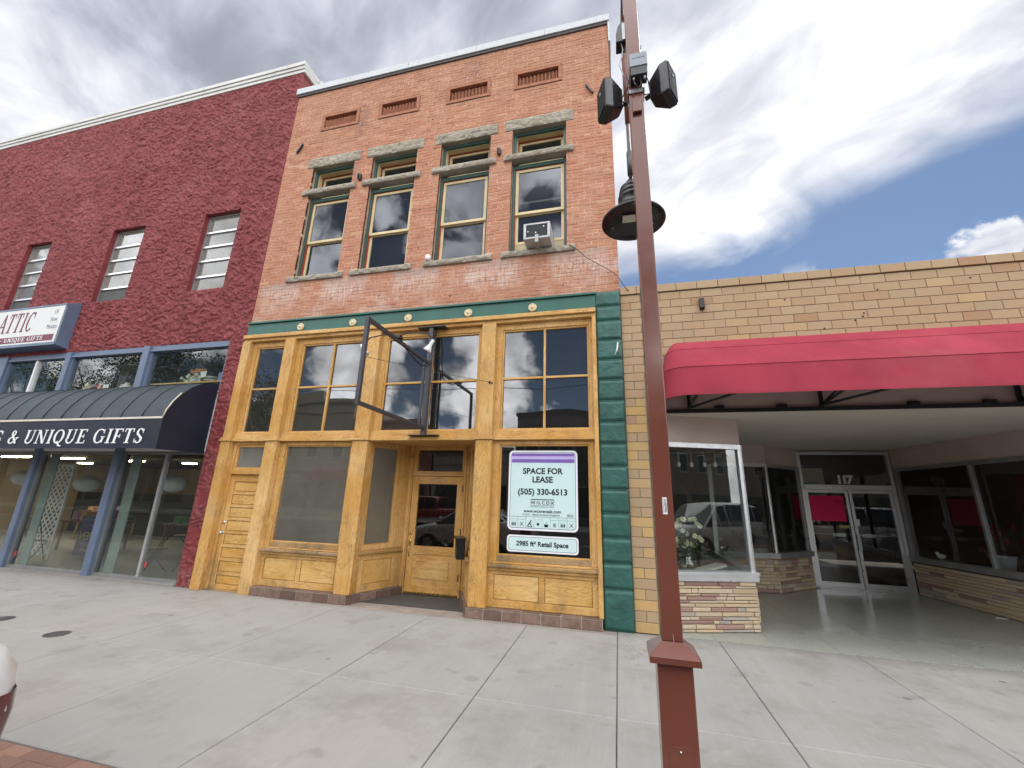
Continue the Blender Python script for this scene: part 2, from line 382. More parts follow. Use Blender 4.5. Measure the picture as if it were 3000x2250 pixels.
def brick_mat(name, kind):
    k = M(name); p = k.pos(); t = k.attr('tone', kind)
    base = k.ramp(t, [(0.0, (0.33, 0.125, 0.075)), (0.35, (0.405, 0.175, 0.105)), (0.75, (0.45, 0.21, 0.13)), (1.0, (0.52, 0.29, 0.185))])
    nz = k.noise(p, 26, 5, 0.7); c = k.mix(k.mr(nz, 0.42, 0.72, 0, 0.4), base, (0.50, 0.27, 0.175))
    sep = k.n('ShaderNodeSeparateXYZ'); k.L.new(p, sep.inputs[0])
    hi = k.mr(sep.outputs[2], 8.6, 11.0, 0.0, 0.75)                 # browner, less bleached high on the wall
    c = k.mix(hi, c, k.mix(t, (0.33, 0.155, 0.09), (0.43, 0.215, 0.13)))
    big = k.noise(p, 0.55, 4, 0.6); c = k.mix(k.mr(big, 0.5, 0.7, 0, 0.35), c, (0.47, 0.275, 0.185))
    # chalky run-off under the sills
    zz = k.math('MULTIPLY', k.mr(sep.outputs[2], 5.25, 5.85), k.mr(sep.outputs[2], 5.97, 5.94))
    xs = k.math('PINGPONG', k.math('ADD', sep.outputs[0], 7.56), 0.78)  # repeats with the four windows
    und = k.mr(xs, 0.22, 0.40)
    st = k.noise(k.map(p, (1, 1, 0.16)), 24, 5, 0.7)
    wash = k.math('MULTIPLY', k.math('MULTIPLY', zz, und), k.mr(st, 0.40, 0.56))
    wash = k.math('ADD', wash, k.math('MULTIPLY', k.math('MULTIPLY', k.mr(k.noise(p, 1.5, 5, 0.6), 0.5, 0.66), k.mr(sep.outputs[2], 6.0, 5.6)), k.mr(st, 0.42, 0.6, 0.2, 0.75)))
    c = k.mix(k.math('MINIMUM', wash, 0.8), c, (0.60, 0.50, 0.45))
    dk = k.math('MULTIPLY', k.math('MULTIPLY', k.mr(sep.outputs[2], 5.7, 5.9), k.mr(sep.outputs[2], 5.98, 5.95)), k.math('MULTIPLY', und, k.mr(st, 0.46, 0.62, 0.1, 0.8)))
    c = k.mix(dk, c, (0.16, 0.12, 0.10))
    # soot below the cap, beside the first panel and over the third
    def soot(x, z, rx, rz, a, cc):
        dx = k.math('DIVIDE', k.math('SUBTRACT', sep.outputs[0], x), rx); dz = k.math('DIVIDE', k.math('SUBTRACT', sep.outputs[2], z), rz)
        d = k.math('SQRT', k.math('ADD', k.math('MULTIPLY', dx, dx), k.math('MULTIPLY', dz, dz)))
        return k.mix(k.math('MULTIPLY', k.mr(d, 1.0, 0.35), k.mr(k.noise(p, 5, 6, 0.7), 0.35, 0.6, 0, a)), cc, (0.17, 0.10, 0.10))
    c = soot(-5.42, 10.05, 0.22, 0.65, 0.8, c); c = soot(-2.75, 10.75, 0.35, 0.5, 0.55, c); c = soot(-5.38, 8.7, 0.16, 0.5, 0.5, c)
    k.col(c); k.rough(0.85); k.b.inputs['Specular IOR Level'].default_value = 0.15; k.bump(nz, 0.5, 0.006); return k.m
brick_o = brick_mat('salmon_brick', 'OBJECT'); brick_g = brick_mat('salmon_brickwork', 'GEOMETRY')
mortar = plain('pale_mortar', (0.52, 0.335, 0.24), 0.95, var=0.3, scale=5, bump=0.4, dirt=((0.20, 0.13, 0.10), 0.75))
def tan_mat(name, kind):
    k = M(name); p = k.pos(); t = k.attr('tone', kind)
    c = k.ramp(t, [(0.0, (0.35, 0.20, 0.11)), (0.3, (0.375, 0.255, 0.15)), (0.7, (0.41, 0.295, 0.18)), (0.9, (0.50, 0.33, 0.135)), (1.0, (0.31, 0.25, 0.175))])
    nz = k.noise(p, 60, 5, 0.7); c = k.mix(k.mr(nz, 0.4, 0.75, 0, 0.25), c, (0.36, 0.24, 0.12))
    c = k.mix(k.mr(k.noise(p, 2.2, 5, 0.65), 0.55, 0.75, 0, 0.5), c, (0.33, 0.22, 0.13))
    k.col(c); k.b.inputs['Specular IOR Level'].default_value = 0.25; k.rough(0.72); k.bump(nz, 0.25, 0.003); return k.m
tan_o = tan_mat('tan_brick', 'OBJECT'); tan_g = tan_mat('tan_brickwork', 'GEOMETRY')
mortar_g = plain('grey_mortar', (0.30, 0.24, 0.19), 0.95, var=0.15, bump=0.2)
def stone_mat():
    k = M('ledge_stone'); p = k.pos(); t = k.attr('tone', 'OBJECT')
    c = k.ramp(t, [(0, (0.27, 0.165, 0.14)), (0.22, (0.36, 0.22, 0.18)), (0.3, (0.46, 0.36, 0.255)), (0.62, (0.55, 0.455, 0.32)), (0.85, (0.52, 0.40, 0.25)), (1, (0.34, 0.31, 0.29))])
    nz = k.noise(k.map(p, (1, 1, 3)), 22, 6, 0.7); c = k.mix(k.mr(nz, 0.4, 0.75, 0, 0.35), c, (0.30, 0.22, 0.16))
    k.col(c); k.rough(0.85); k.bump(nz, 0.5, 0.008); return k.m
ledge = stone_mat()
def sandstone():
    k = M('rough_sandstone'); p = k.pos(); nz = k.noise(p, 11, 7, 0.7)
    c = k.mix(k.mr(k.noise(p, 2.5, 5), 0.35, 0.65), (0.27, 0.235, 0.18), (0.37, 0.335, 0.27))
    c = k.mix(k.mr(nz, 0.56, 0.74, 0, 0.5), c, (0.14, 0.12, 0.095))
    k.col(c); k.rough(0.95); k.bump(nz, 0.8, 0.012); return k.m
sand = sandstone()
def stucco():
    k = M('maroon_stucco'); p = k.pos()
    n1 = k.noise(p, 22, 4, 0.55, 1.2); n2 = k.noise(p, 1.2, 5, 0.6)
    c = k.mix(k.mr(n2, 0.35, 0.7), (0.195, 0.040, 0.043), (0.26, 0.060, 0.063))
    c = k.mix(k.mr(k.noise(k.map(p, (1, 1, 0.13)), 2.6, 6, 0.65), 0.48, 0.72, 0, 0.5), c, (0.14, 0.032, 0.034))      # rain runs
    c = k.mix(k.mr(k.noise(p, 0.7, 5, 0.65), 0.50, 0.68, 0, 0.5), c, (0.31, 0.095, 0.095))                             # faded areas
    sz = k.n('ShaderNodeSeparateXYZ'); k.L.new(p, sz.inputs[0]); c = k.mix(k.math('MULTIPLY', k.mr(sz.outputs[2], 0.35, 0.0), k.mr(k.noise(p, 9, 5, 0.7), 0.4, 0.6)), c, (0.34, 0.24, 0.22))
    k.col(c); k.rough(0.7); k.b.inputs['Specular IOR Level'].default_value = 0.3; k.bump(n1, 0.7, 0.02); return k.m
stuc = stucco()
stuc_s = plain('maroon_paint', (0.21, 0.042, 0.044), 0.6, var=0.15, bump=0.3)
green = plain('green_paint', (0.020, 0.105, 0.080), 0.42, var=0.18, scale=3, bump=0.12, dirt=((0.05, 0.13, 0.10), 0.4))
green_q = plain('green_painted_stone', (0.022, 0.095, 0.076), 0.5, var=0.25, scale=4, bump=0.8, dirt=((0.008, 0.05, 0.04), 0.6))
green_w = plain('dull_green_paint', (0.035, 0.09, 0.075), 0.5, var=0.2)
cream = plain('cream_paint', (0.62, 0.50, 0.27), 0.5, var=0.1, scale=5, dirt=((0.35, 0.25, 0.12), 0.5))
redtrim = plain('red_trim_paint', (0.30, 0.035, 0.02), 0.5)
white_m = plain('white_coping_metal', (0.46, 0.49, 0.50), 0.5, 0.0, var=0.06, scale=1.5)
white_p = plain('white_paint', (0.80, 0.80, 0.80), 0.5, var=0.06)
cop_w = plain('white_painted_coping', (0.60, 0.60, 0.57), 0.6, var=0.06, scale=1.5, dirt=((0.35, 0.34, 0.31), 0.35))
blue_m = plain('slate_blue_paint', (0.125, 0.165, 0.245), 0.45, var=0.12, scale=3, dirt=((0.08, 0.10, 0.14), 0.5))
navy = plain('navy_canvas', (0.014, 0.028, 0.037), 0.55, var=0.3, scale=1.6, bump=0.15, dirt=((0.035, 0.05, 0.06), 0.5))
navy_d = plain('dark_navy_canvas', (0.007, 0.012, 0.028), 0.55, var=0.3, scale=2.0)
redc = plain('crimson_canvas', (0.30, 0.034, 0.056), 0.78, var=0.16, scale=1.3, bump=0.25, dirt=((0.37, 0.10, 0.11), 0.45))
alum = plain('aluminium', (0.62, 0.63, 0.64), 0.32, 0.75, var=0.08, scale=3)
alum_d = plain('dull_aluminium', (0.32, 0.32, 0.32), 0.42, 0.5, var=0.15, scale=3)
black = plain('black_steel', (0.018, 0.018, 0.022), 0.42, var=0.3)
steel = plain('dark_grey_painted_steel', (0.045, 0.045, 0.055), 0.45, var=0.25, scale=9)
blackp = plain('black_plastic', (0.008, 0.008, 0.010), 0.32, var=0.15)
brown = plain('rust_brown_paint', (0.150, 0.048, 0.031), 0.17, var=0.09, scale=2.5, spec=0.6)
pink_pl = plain('pinkish_plaster', (0.54, 0.44, 0.39), 0.85, var=0.07, scale=1.4, bump=0.1, dirt=((0.26, 0.19, 0.15), 0.35))
soffit_m = plain('soffit_plaster', (0.56, 0.52, 0.45), 0.85, var=0.05, scale=1.0, bump=0.15)
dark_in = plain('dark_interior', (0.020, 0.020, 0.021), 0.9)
grey_in = plain('grey_interior', (0.46, 0.44, 0.37), 0.9)
tan_in = plain('tan_interior', (0.42, 0.33, 0.22), 0.9, var=0.1, scale=1)
blue_in = plain('blue_curtain', (0.030, 0.045, 0.10), 0.9, var=0.2)
tile_m = None
def tile_mat():
    k = M('brown_tile'); p = k.pos(); nz = k.noise(p, 14, 6, 0.65)
    c = k.mix(k.mr(k.rnd(), 0, 1), (0.12, 0.075, 0.055), (0.27, 0.18, 0.14)); c = k.mix(k.mr(nz, 0.42, 0.66, 0, 0.7), c, (0.10, 0.06, 0.045))
    k.col(c); k.rough(0.5); k.bump(nz, 0.3, 0.004); return k.m
tile_m = tile_mat()
grout = plain('pale_grout', (0.50, 0.45, 0.39), 0.95)
gold = plain('brass', (0.55, 0.38, 0.13), 0.25, 0.9)
def concrete():
    k = M('sidewalk_concrete'); p = k.pos(); r = k.rnd()
    c = k.mix(k.mr(k.noise(p, 0.9, 6, 0.65), 0.32, 0.68), (0.315, 0.31, 0.285), (0.39, 0.38, 0.345))
    c = k.mix(k.mr(k.noise(k.map(p, (1, 1, 1), (5, 3, 0)), 0.5, 3), 0.5, 0.7, 0, 0.5), c, (0.40, 0.355, 0.325))
    c = k.mix(k.mr(r, 0, 1, 0, 0.45), c, (0.33, 0.325, 0.315))
    br = k.noise(k.map(p, (1, 0.03, 1)), 95, 3, 0.6); c = k.mix(k.mr(br, 0.4, 0.72, 0, 0.24), c, (0.26, 0.255, 0.24))
    br2 = k.noise(k.map(p, (1, 0.05, 1), (3, 0, 0)), 7, 5, 0.7); c = k.mix(k.mr(br2, 0.5, 0.75, 0, 0.3), c, (0.44, 0.43, 0.40))
    sp = k.noise(p, 3.2, 3, 0.4); c = k.mix(k.mr(sp, 0.66, 0.72, 0, 0.5), c, (0.22, 0.21, 0.19))
    vo = k.n('ShaderNodeTexVoronoi'); vo.inputs['Scale'].default_value = 1.7; k.L.new(p, vo.inputs['Vector'])          # old gum spots
    c = k.mix(k.math('MULTIPLY', k.mr(vo.outputs['Distance'], 0.075, 0.045), k.mr(k.noise(p, 0.8, 2), 0.42, 0.50)), c, (0.17, 0.165, 0.155))
    st = k.noise(k.map(p, (1, 1, 1), (9, 4, 0)), 1.3, 7, 0.72); c = k.mix(k.mr(st, 0.50, 0.66, 0, 0.62), c, (0.255, 0.235, 0.205))
    cr = k.n('ShaderNodeTexVoronoi', feature='DISTANCE_TO_EDGE'); cr.inputs['Scale'].default_value = 0.42
    wv = k.n('ShaderNodeVectorMath', operation='ADD'); k.L.new(p, wv.inputs[0]); k.L.new(k.noise(p, 2.5, 5, 0.6, 0, True), wv.inputs[1]); k.L.new(wv.outputs[0], cr.inputs['Vector'])
    c = k.mix(k.math('MULTIPLY', k.mr(cr.outputs['Distance'], 0.0030, 0.001), k.mr(k.noise(p, 0.5, 2), 0.62, 0.66)), c, (0.20, 0.19, 0.17))
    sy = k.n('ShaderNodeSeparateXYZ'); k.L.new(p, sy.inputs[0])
    grime_shade = k.mr(k.math('ADD', sy.outputs[1], k.math('MULTIPLY', k.noise(p, 4, 5, 0.7), 0.5)), -0.05, 0.30); c = k.mix(k.math('MULTIPLY', grime_shade, 0.55), c, (0.17, 0.155, 0.135))  # grime along the wall foot, doubling as painted contact shade
    gr = k.noise(p, 160, 2, 0.6); c = k.mix(k.mr(gr, 0.3, 0.7, 0, 0.16), c, (0.24, 0.235, 0.22))
    k.col(c); k.rough(0.85); k.b.inputs['Specular IOR Level'].default_value = 0.2; k.bump(k.math('ADD', k.math('MULTIPLY', br, 1.2), gr), 0.35, 0.003); return k.m
conc = concrete()
conc_d = plain('worn_concrete', (0.30, 0.255, 0.22), 0.85, var=0.2, scale=3, bump=0.2, dirt=((0.18, 0.14, 0.115), 0.6))
joint = plain('joint_dirt', (0.21, 0.19, 0.16), 1.0, var=0.4, scale=8)
def terrazzo():
    k = M('green_grey_terrazzo'); p = k.pos()
    v = k.n('ShaderNodeTexVoronoi'); v.inputs['Scale'].default_value = 75; k.L.new(p, v.inputs['Vector'])
    c = k.mix(k.mr(v.outputs['Distance'], 0.1, 0.5), (0.46, 0.47, 0.40), (0.35, 0.36, 0.31))
    c = k.mix(k.mr(k.noise(p, 55, 3, 0.6), 0.5, 0.62, 0, 0.5), c, (0.13, 0.14, 0.12))
    sep = k.n('ShaderNodeSeparateXYZ'); k.L.new(p, sep.inputs[0])
    edge = k.mr(k.math('ADD', sep.outputs[1], k.math('MULTIPLY', k.noise(p, 1.5, 4), 1.6)), 0.9, 2.0, 1.0, 0.0)   # sun- and rain-bleached front strip
    c = k.mix(edge, k.mix(0.3, c, (0.20, 0.21, 0.185)), c)
    k.col(c); k.set(k.b.inputs['Roughness'], k.mr(edge, 0, 1, 0.17, 0.5)); k.b.inputs['Specular IOR Level'].default_value = 0.55; return k.m
terr = terrazzo()
paver_m = None
def pav():
    k = M('red_paver'); p = k.pos(); nz = k.noise(p, 40, 5, 0.7)
    c = k.mix(k.mr(k.rnd(), 0, 1), (0.22, 0.125, 0.095), (0.34, 0.205, 0.145)); c = k.mix(k.mr(nz, 0.4, 0.7, 0, 0.4), c, (0.17, 0.10, 0.08))
    k.col(c); k.rough(0.9); k.bump(nz, 0.4, 0.003); return k.m
paver_m = pav()
asph = plain('asphalt', (0.055, 0.055, 0.057), 0.9, var=0.3, scale=30, bump=0.5)
g_strong = glass('reflective_pane', 0.085, 1.0, (0.5, 0.52, 0.55), dust=0.03, wav=0.22)
g_up = glass('upper_pane', 0.012, 1.0, (0.6, 0.66, 0.75), dust=0.035, wav=0.25)
g_shop = glass('shop_pane', 0.02, 0.9, (0.90, 0.93, 0.91), dust=0.008)
g_dusty = glass('dusty_pane', 0.03, 1.0, (0.8, 0.8, 0.78), dust=0.13)
g_dark = glass('dark_pane', 0.012, 1.1, (0.86, 0.88, 0.88), dust=0.006)
g_frost = glass('pale_blue_pane', 0.03, 1.0, (0.75, 0.8, 0.85), dust=0.28)
fluo = emit('fluorescent_tube', (1.0, 0.86, 0.58), 22.0)
ink = plain('black_ink', (0.012, 0.012, 0.014), 0.6)
mint = plain('mint_print', (0.56, 0.73, 0.72), 0.5, var=0.02)
sticker_w = plain('white_vinyl', (0.78, 0.79, 0.84), 0.5, var=0.02)
purple = plain('purple_print', (0.19, 0.11, 0.42), 0.45, var=0.05)
lilac = plain('lilac_print', (0.52, 0.42, 0.75), 0.45, var=0.05)
maroon = plain('maroon_print', (0.16, 0.02, 0.05), 0.5)
sign_w = plain('white_sign_face', (0.66, 0.66, 0.64), 0.4, var=0.04)
leafm = None
def leaf_mat(name='foliage'):
    k = M(name); t = k.attr('tone', 'GEOMETRY')
    k.col(k.ramp(t, [(0, (0.025, 0.05, 0.012)), (1, (0.10, 0.16, 0.035))])); k.rough(0.6); return k.m
leafm = leaf_mat()
pinkp = plain('hot_pink_paper', (0.70, 0.02, 0.12), 0.6, var=0.04)

# ================================================================== SETTING
def build_ground():
    g = MB()
    g._add([(-400, -400, -0.14), (400, -400, -0.14), (400, 400, -0.14), (-400, 400, -0.14)], [(0, 1, 2, 3)])
    struct('ground', g, plain('dry_earth', (0.22, 0.18, 0.13), 1.0, var=0.2, scale=0.3))
    rd = MB().box(-90, 90, -19.0, -5.15, -0.30, -0.12)
    struct('road', rd, asph)
    mk = MB()
    for i in range(-14, 15): mk.box(i*6-1.5, i*6+1.5, -12.15, -12.03, -0.12, -0.114)
    o = part('lane_marking', mk, white_p, bpy.data.objects['road'])
    o['kind'] = 'stuff'
    base = MB().box(-60, 40, -5.02, 0.4, -0.28, -0.022)
    sw = struct('sidewalk', base, joint)
    part('kerb', MB().box(-60, 40, -5.17, -5.022, -0.28, 0.0), conc, sw, bevel=0.015)
    XS = [-26.5, -25, -23.5, -22, -20.4, -18.9, -17.4, -15.8, -14.3, -12.7, -11.1, -9.6, -8.17, -6.95, -5.75, -4.24, -2.75, -1.3, -0.08, 1.18, 2.68, 4.15, 5.62, 7.1, 8.6, 10.1, 11.6]
    YS = [(-4.03, -2.45), (-2.45, None)]
    for a, b in zip(XS[:-1], XS[1:]):
        for y0, y1 in YS:
            if y1 is None:
                y1 = -0.012
                if a >= -5.8 and b <= 0: y1 = -0.19
            g = 0.004; c = 0.006
            x0, x1, q0, q1 = a+g, b-g, y0+g, y1-g
            m = MB(); zt = random.uniform(-0.0015, 0.0015)
            m._add([(x0+c,q0+c,zt),(x1-c,q0+c,zt),(x1-c,q1-c,zt),(x0+c,q1-c,zt),(x0,q0,zt-c),(x1,q0,zt-c),(x1,q1,zt-c),(x0,q1,zt-c),
                    (x0,q0,-.1),(x1,q0,-.1),(x1,q1,-.1),(x0,q1,-.1)],
                   [(0,1,2,3),(4,5,1,0),(5,6,2,1),(6,7,3,2),(7,4,0,3),(8,9,5,4),(9,10,6,5),(10,11,7,6),(11,8,4,7)])
            part('concrete_slab', m, conc, sw)
    part('edge_strip', MB().box(-5.75, -0.085, -0.186, -0.0, -0.1, -0.003), conc_d, sw)
    # red paver band by the kerb
    pm = MB().chbox(0, 0.196, 0, 0.06, 0, 0.096, 0.004).xf(Matrix.Rotation(R(90), 4, 'X') @ Matrix.Translation((0, 0, 0))).mesh('paver', paver_m)
    pm.transform(Matrix.Rotation(R(180), 4, 'X'))
    # simple explicit paver: top face up
    pv = MB()._add([(.004,.004,0),(.192,.004,0),(.192,.092,0),(.004,.092,0),(0,0,-.004),(.196,0,-.004),(.196,.096,-.004),(0,.096,-.004),(0,0,-.05),(.196,0,-.05),(.196,.096,-.05),(0,.096,-.05)],
                    [(0,1,2,3),(4,5,1,0),(5,6,2,1),(6,7,3,2),(7,4,0,3),(8,9,5,4),(9,10,6,5),(10,11,7,6),(11,8,4,7)])
    pvm = pv.mesh('paver', paver_m); rest = MB()
    for r in range(9):
        y = -4.04-0.1*(r+1)
        for i in range(-60, 60):
            x = i*0.2 + (0.1 if r % 2 else 0)
            if -4.9 < x < -2.7 and r < 7: link('paver', pvm, sw, loc=(x, y, random.uniform(-0.002, 0.001)))
            else: rest._add([(a+x, b+y, c-0.001) for a, b, c in pv.v], pv.f)
    part('paver_band', rest, paver_m, sw, kind='stuff')
    # terrazzo floor of the recessed entry
    tb = struct('entry_floor', MB().box(0.47, 6.9, 0.004, 4.95, -0.2, -0.012), joint)
    xs = [0.49, 1.155, 1.85, 2.55, 3.25, 3.95, 4.65, 5.35, 6.05, 6.75]; ys = [0.008, 1.2, 2.4, 3.6, 4.8]
    for a, b in zip(xs[:-1], xs[1:]):
        for c, d in zip(ys[:-1], ys[1:]): part('terrazzo_panel', MB().box(a+.003, b-.003, c+.003, d-.003, -0.1, 0.0), terr, tb)
    # wide ground strip beyond, both ways
    struct('far_sidewalk', MB().box(-90, 90, -24.0, -19.0, -0.28, 0.0), conc)
build_ground()

# ================================================================== MIDDLE (BRICK) BUILDING
BB = thing('brick_building', 'two storey salmon brick building with four upper windows and yellow varnished wooden shopfront', 'building', (-3.6, 3.0, 0))
WX = [(-6.525, -5.45), (-4.985, -3.91), (-3.35, -2.26), (-1.80, -0.72)]     # upper window openings
def brick_front():
    top = 11.25
    # backing: mortar slab with openings (pieces butted together)
    m = MB(); y0, y1 = 0.0045, 0.30
    VX = [(-1.80, -0.79), (-3.33, -2.32), (-5.0, -3.98), (-6.52, -5.51)][::-1]
    for (z0, z1, hs) in ((5.10, 6.0, []), (6.0, 8.95, WX), (8.95, 9.955, []), (9.955, 10.415, [(a+.01, b-.01) for a, b in VX]), (10.415, top, [])):
        xs = [-7.37] + [v for w in hs for v in w] + [0.15]
        for i in range(0, len(xs), 2): m.box(xs[i], xs[i+1], y0, y1, z0, z1)
    part('mortar_wall', m, mortar, BB)
    # rest of the shell
    s = MB(); s.box(-7.37, 0.15, 14.0, 14.3, 0, top); s.box(0.0, 0.15, 0.30, 14.0, 0, top); s.box(-7.37, -7.2, 0.30, 14.0, 0, top)
    part('side_wall', s, mortar, BB)
    part('roof', MB().box(-7.2, 0.0, 0.30, 14.0, 10.5, 10.7), grey_in, BB)
    # bricks
    H = 0.0745; L = 0.216; full = []; rest = MB()
    z = 5.085; row = 0; rr = random.Random(3)
    blocked = []
    for a, b in WX: blocked += [(a, b, 6.0, 8.93), (a-0.14, b+0.14, 5.955, 6.075), (a-0.14, b+0.14, 8.895, 9.155), (a-0.14, b+0.13, 8.12, 8.265)]
    for (a, b) in [(-1.80, -0.79), (-3.33, -2.32), (-5.0, -3.98), (-6.52, -5.51)]: blocked.append((a, b, 9.95, 10.42))
    while z < top-0.005:
        z1 = min(z+H-0.009, top)
        iv = [(-7.37, 0.15)]
        for (a, b, c, d) in blocked:
            if z1 > c+0.02 and z < d-0.02:
                niv = []
                for (p, q) in iv:
                    if b <= p or a >= q: niv.append((p, q)); continue
                    if a > p: niv.append((p, a))
                    if b < q: niv.append((b, q))
                iv = niv
        header = row % 6 == 3
        for (p, q) in iv:
            step = (L/2+0.004) if header else L+0.009
            k0 = math.floor((p+7.37)/step); x = -7.37+k0*step + (step/2 if row % 2 else 0) - step
            while x < q:
                xa = max(x, p); xb = min(x+step-0.009, q)
                if xb-xa > 0.02:
                    t = min(1, max(0, rr.gauss(0.52, 0.15)))
                    if rr.random() < 0.02: t = 0.98
                    dy = rr.uniform(-0.003, 0.004); dz = rr.uniform(-0.0015, 0.0015)
                    if abs((xb-xa)-(L)) < 1e-4 and abs(z1-z-(H-0.009)) < 1e-4: full.append((xa, dy, z+dz, t))
                    elif header or True: rest.chbox(xa, xb, dy, 0.05, z+dz, z1+dz, 0.0045, t)
                x += step
        z += H; row += 1
    full.sort(key=lambda b: (b[0]+0.1)**2 + (b[2]-1.68)**2)
    um = [MB().chbox(0, L, 0, 0.05, 0, H-0.009, c).mesh('brick', brick_o) for c in (0.004, 0.0055, 0.007)]
    for i, (x, dy, z, t) in enumerate(full):
        if i < 298:
            o = link('brick', um[i % 3], BB, loc=(x, dy, z)); o['tone'] = t
        else: rest.chbox(x, x+L, dy, 0.05, z, z+H-0.009, 0.0045, t)
    part('brickwork', rest, brick_g, BB, kind='stuff')
    # metal cap in lengths
    cx = [-7.42, -5.9, -4.35, -2.7, -1.15, 0.19]
    for a, b in zip(cx[:-1], cx[1:]): part('parapet_cap', MB().box(a+.002, b-.002, -0.055, 0.34, 11.255, 11.43), white_m, BB, bevel=0.006)
    part('cap_shadow_board', MB().box(-7.37, 0.17, -0.03, 0.0, 11.19, 11.254), plain('cap_shade', (0.10, 0.09, 0.09), 0.7), BB)  # dark strip that draws in the shade below the cap
    part('corner_flashing', MB().box(0.153, 0.195, -0.035, 14.0, 10.7, 11.253), white_m, BB)
brick_front()

def rock_block(x0, x1, z0, z1, yf, yb, seed, amp=0.03):
    """rock-faced stone: displaced front face grid"""
    nx = int((x1-x0)/0.028)+2; nz = max(3, int((z1-z0)/0.028)+2)
    X, Zg = np.meshgrid(np.linspace(x0, x1, nx), np.linspace(z0, z1, nz))
    h = np.abs(fbm(X*7+seed*13, Zg*9+seed*7, 4, 0.55)); e = np.minimum(np.minimum(X-x0, x1-X), np.minimum(Zg-z0, z1-Zg))
    Yg = yf + 0.025 - amp*(0.9-h*2.0)*np.clip(e/0.03, 0, 1)
    m = MB(); vs = [(float(a), float(b), float(c)) for a, b, c in zip(X.ravel(), Yg.ravel(), Zg.ravel())]
    fs = [(j*nx+i, j*nx+i+1, (j+1)*nx+i+1, (j+1)*nx+i) for j in range(nz-1) for i in range(nx-1)]
    m._add(vs, fs)
    m.box(x0, x1, yf+0.026, yb, z0, z1)
    return m
def upper_windows():
    for i, (a, b) in enumerate(WX):
        part('stone_lintel', rock_block(a-0.145, b+0.145, 8.90, 9.155, -0.036, 0.30, i+1, 0.028), sand, BB)
        part('stone_transom_bar', rock_block(a-0.15, b+0.14, 8.14, 8.262, -0.075, 0.13, i+11, 0.03), sand, BB)
        part('stone_sill', rock_block(a-0.145, b+0.145, 5.965, 6.07, -0.065, 0.2, i+21, 0.028), sand, BB)
        yf = 0.10
        fr = MB(); w = 0.055                                     # dull green outer frame
        fr.box(a, a+w, yf, yf+0.12, 6.07, 8.10); fr.box(b-w, b, yf, yf+0.12, 6.07, 8.10); fr.box(a+w, b-w, yf, yf+0.12, 8.02, 8.10)
        fr.box(a, a+w, yf, yf+0.05, 8.262, 8.90); fr.box(b-w, b, yf, yf+0.05, 8.262, 8.90); fr.box(a+w, b-w, yf, yf+0.05, 8.845, 8.90)
        win = part('window', fr, green_w, BB)
        rt = MB(); r0 = a+w; r1 = b-w
        rt.box(r0, r0+.012, yf+.03, yf+.1, 6.07, 8.02); rt.box(r1-.012, r1, yf+.03, yf+.1, 6.07, 8.02); rt.box(r0+.012, r1-.012, yf+.03, yf+.1, 8.005, 8.02)
        part('red_trim', rt, redtrim, win)
        c0, c1 = r0+.012, r1-.012
        def sash(z0, z1, y, t=0.055, rail=0.055):
            m = MB(); m.box(c0, c0+t, y, y+.04, z0, z1); m.box(c1-t, c1, y, y+.04, z0, z1)
            m.box(c0+t, c1-t, y, y+.04, z1-rail, z1); m.box(c0+t, c1-t, y, y+.04, z0, z0+rail); return m
        zm = 6.99
        lo = 6.08 if i < 3 else 6.34
        part('upper_sash', sash(zm-0.02, 8.003, yf+.035), cream, win); part('lower_sash', sash(lo, zm+0.02, yf+.08), cream, win)
        part('glass_pane', MB().box(c0+.05, c1-.05, yf+.05, yf+.055, zm+.03, 7.95), g_up, win)
        part('glass_pane', MB().box(c0+.05, c1-.05, yf+.095, yf+.1, lo+.05, zm-.03), g_up, win)
        if i == 3:
            part('filler_board', MB().box(c0, c1, yf+.085, yf+.1, 6.075, 6.338), plain('cream_filler_board', (0.50, 0.44, 0.28), 0.8, var=0.2), win)
            part('inner_rail', MB().box(c0+.055, c1-.055, yf+.1, yf+.12, 7.26, 7.30), cream, win)
        # transom light, set deeper, with cream reveal and red edge
        yr = 0.285
        m = MB(); m.box(r0, r0+.012, yf+.05, yr, 8.27, 8.845); m.box(r1-.012, r1, yf+.05, yr, 8.27, 8.845); m.box(r0+.012, r1-.012, yf+.05, yr, 8.833, 8.845)
        part('cream_reveal', m, cream, win)
        m = MB(); m.box(c0, c0+.014, yr-.03, yr+.02, 8.27, 8.83); m.box(c1-.014, c1, yr-.03, yr+.02, 8.27, 8.83); m.box(c0+.014, c1-.014, yr-.03, yr+.02, 8.816, 8.83)
        part('red_trim', m, redtrim, win)
        d0, d1 = c0+.014, c1-.014
        m = MB(); t = .055; m.box(d0, d0+t, yr, yr+.04, 8.27, 8.815); m.box(d1-t, d1, yr, yr+.04, 8.27, 8.815); m.box(d0+t, d1-t, yr, yr+.04, 8.765, 8.815); m.box(d0+t, d1-t, yr, yr+.04, 8.27, 8.33)
        part('transom_sash', m, cream, win)
        part('glass_pane', MB().box(d0+.05, d1-.05, yr+.015, yr+.02, 8.32, 8.77), g_up, win)
    # rooms behind the upper windows
    m = MB(); m.box(-7.2, 0, 0.9, 0.95, 5.6, 10.4)
    part('curtain', m, blue_in, BB)
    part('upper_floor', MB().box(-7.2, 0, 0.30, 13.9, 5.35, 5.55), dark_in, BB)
upper_windows()

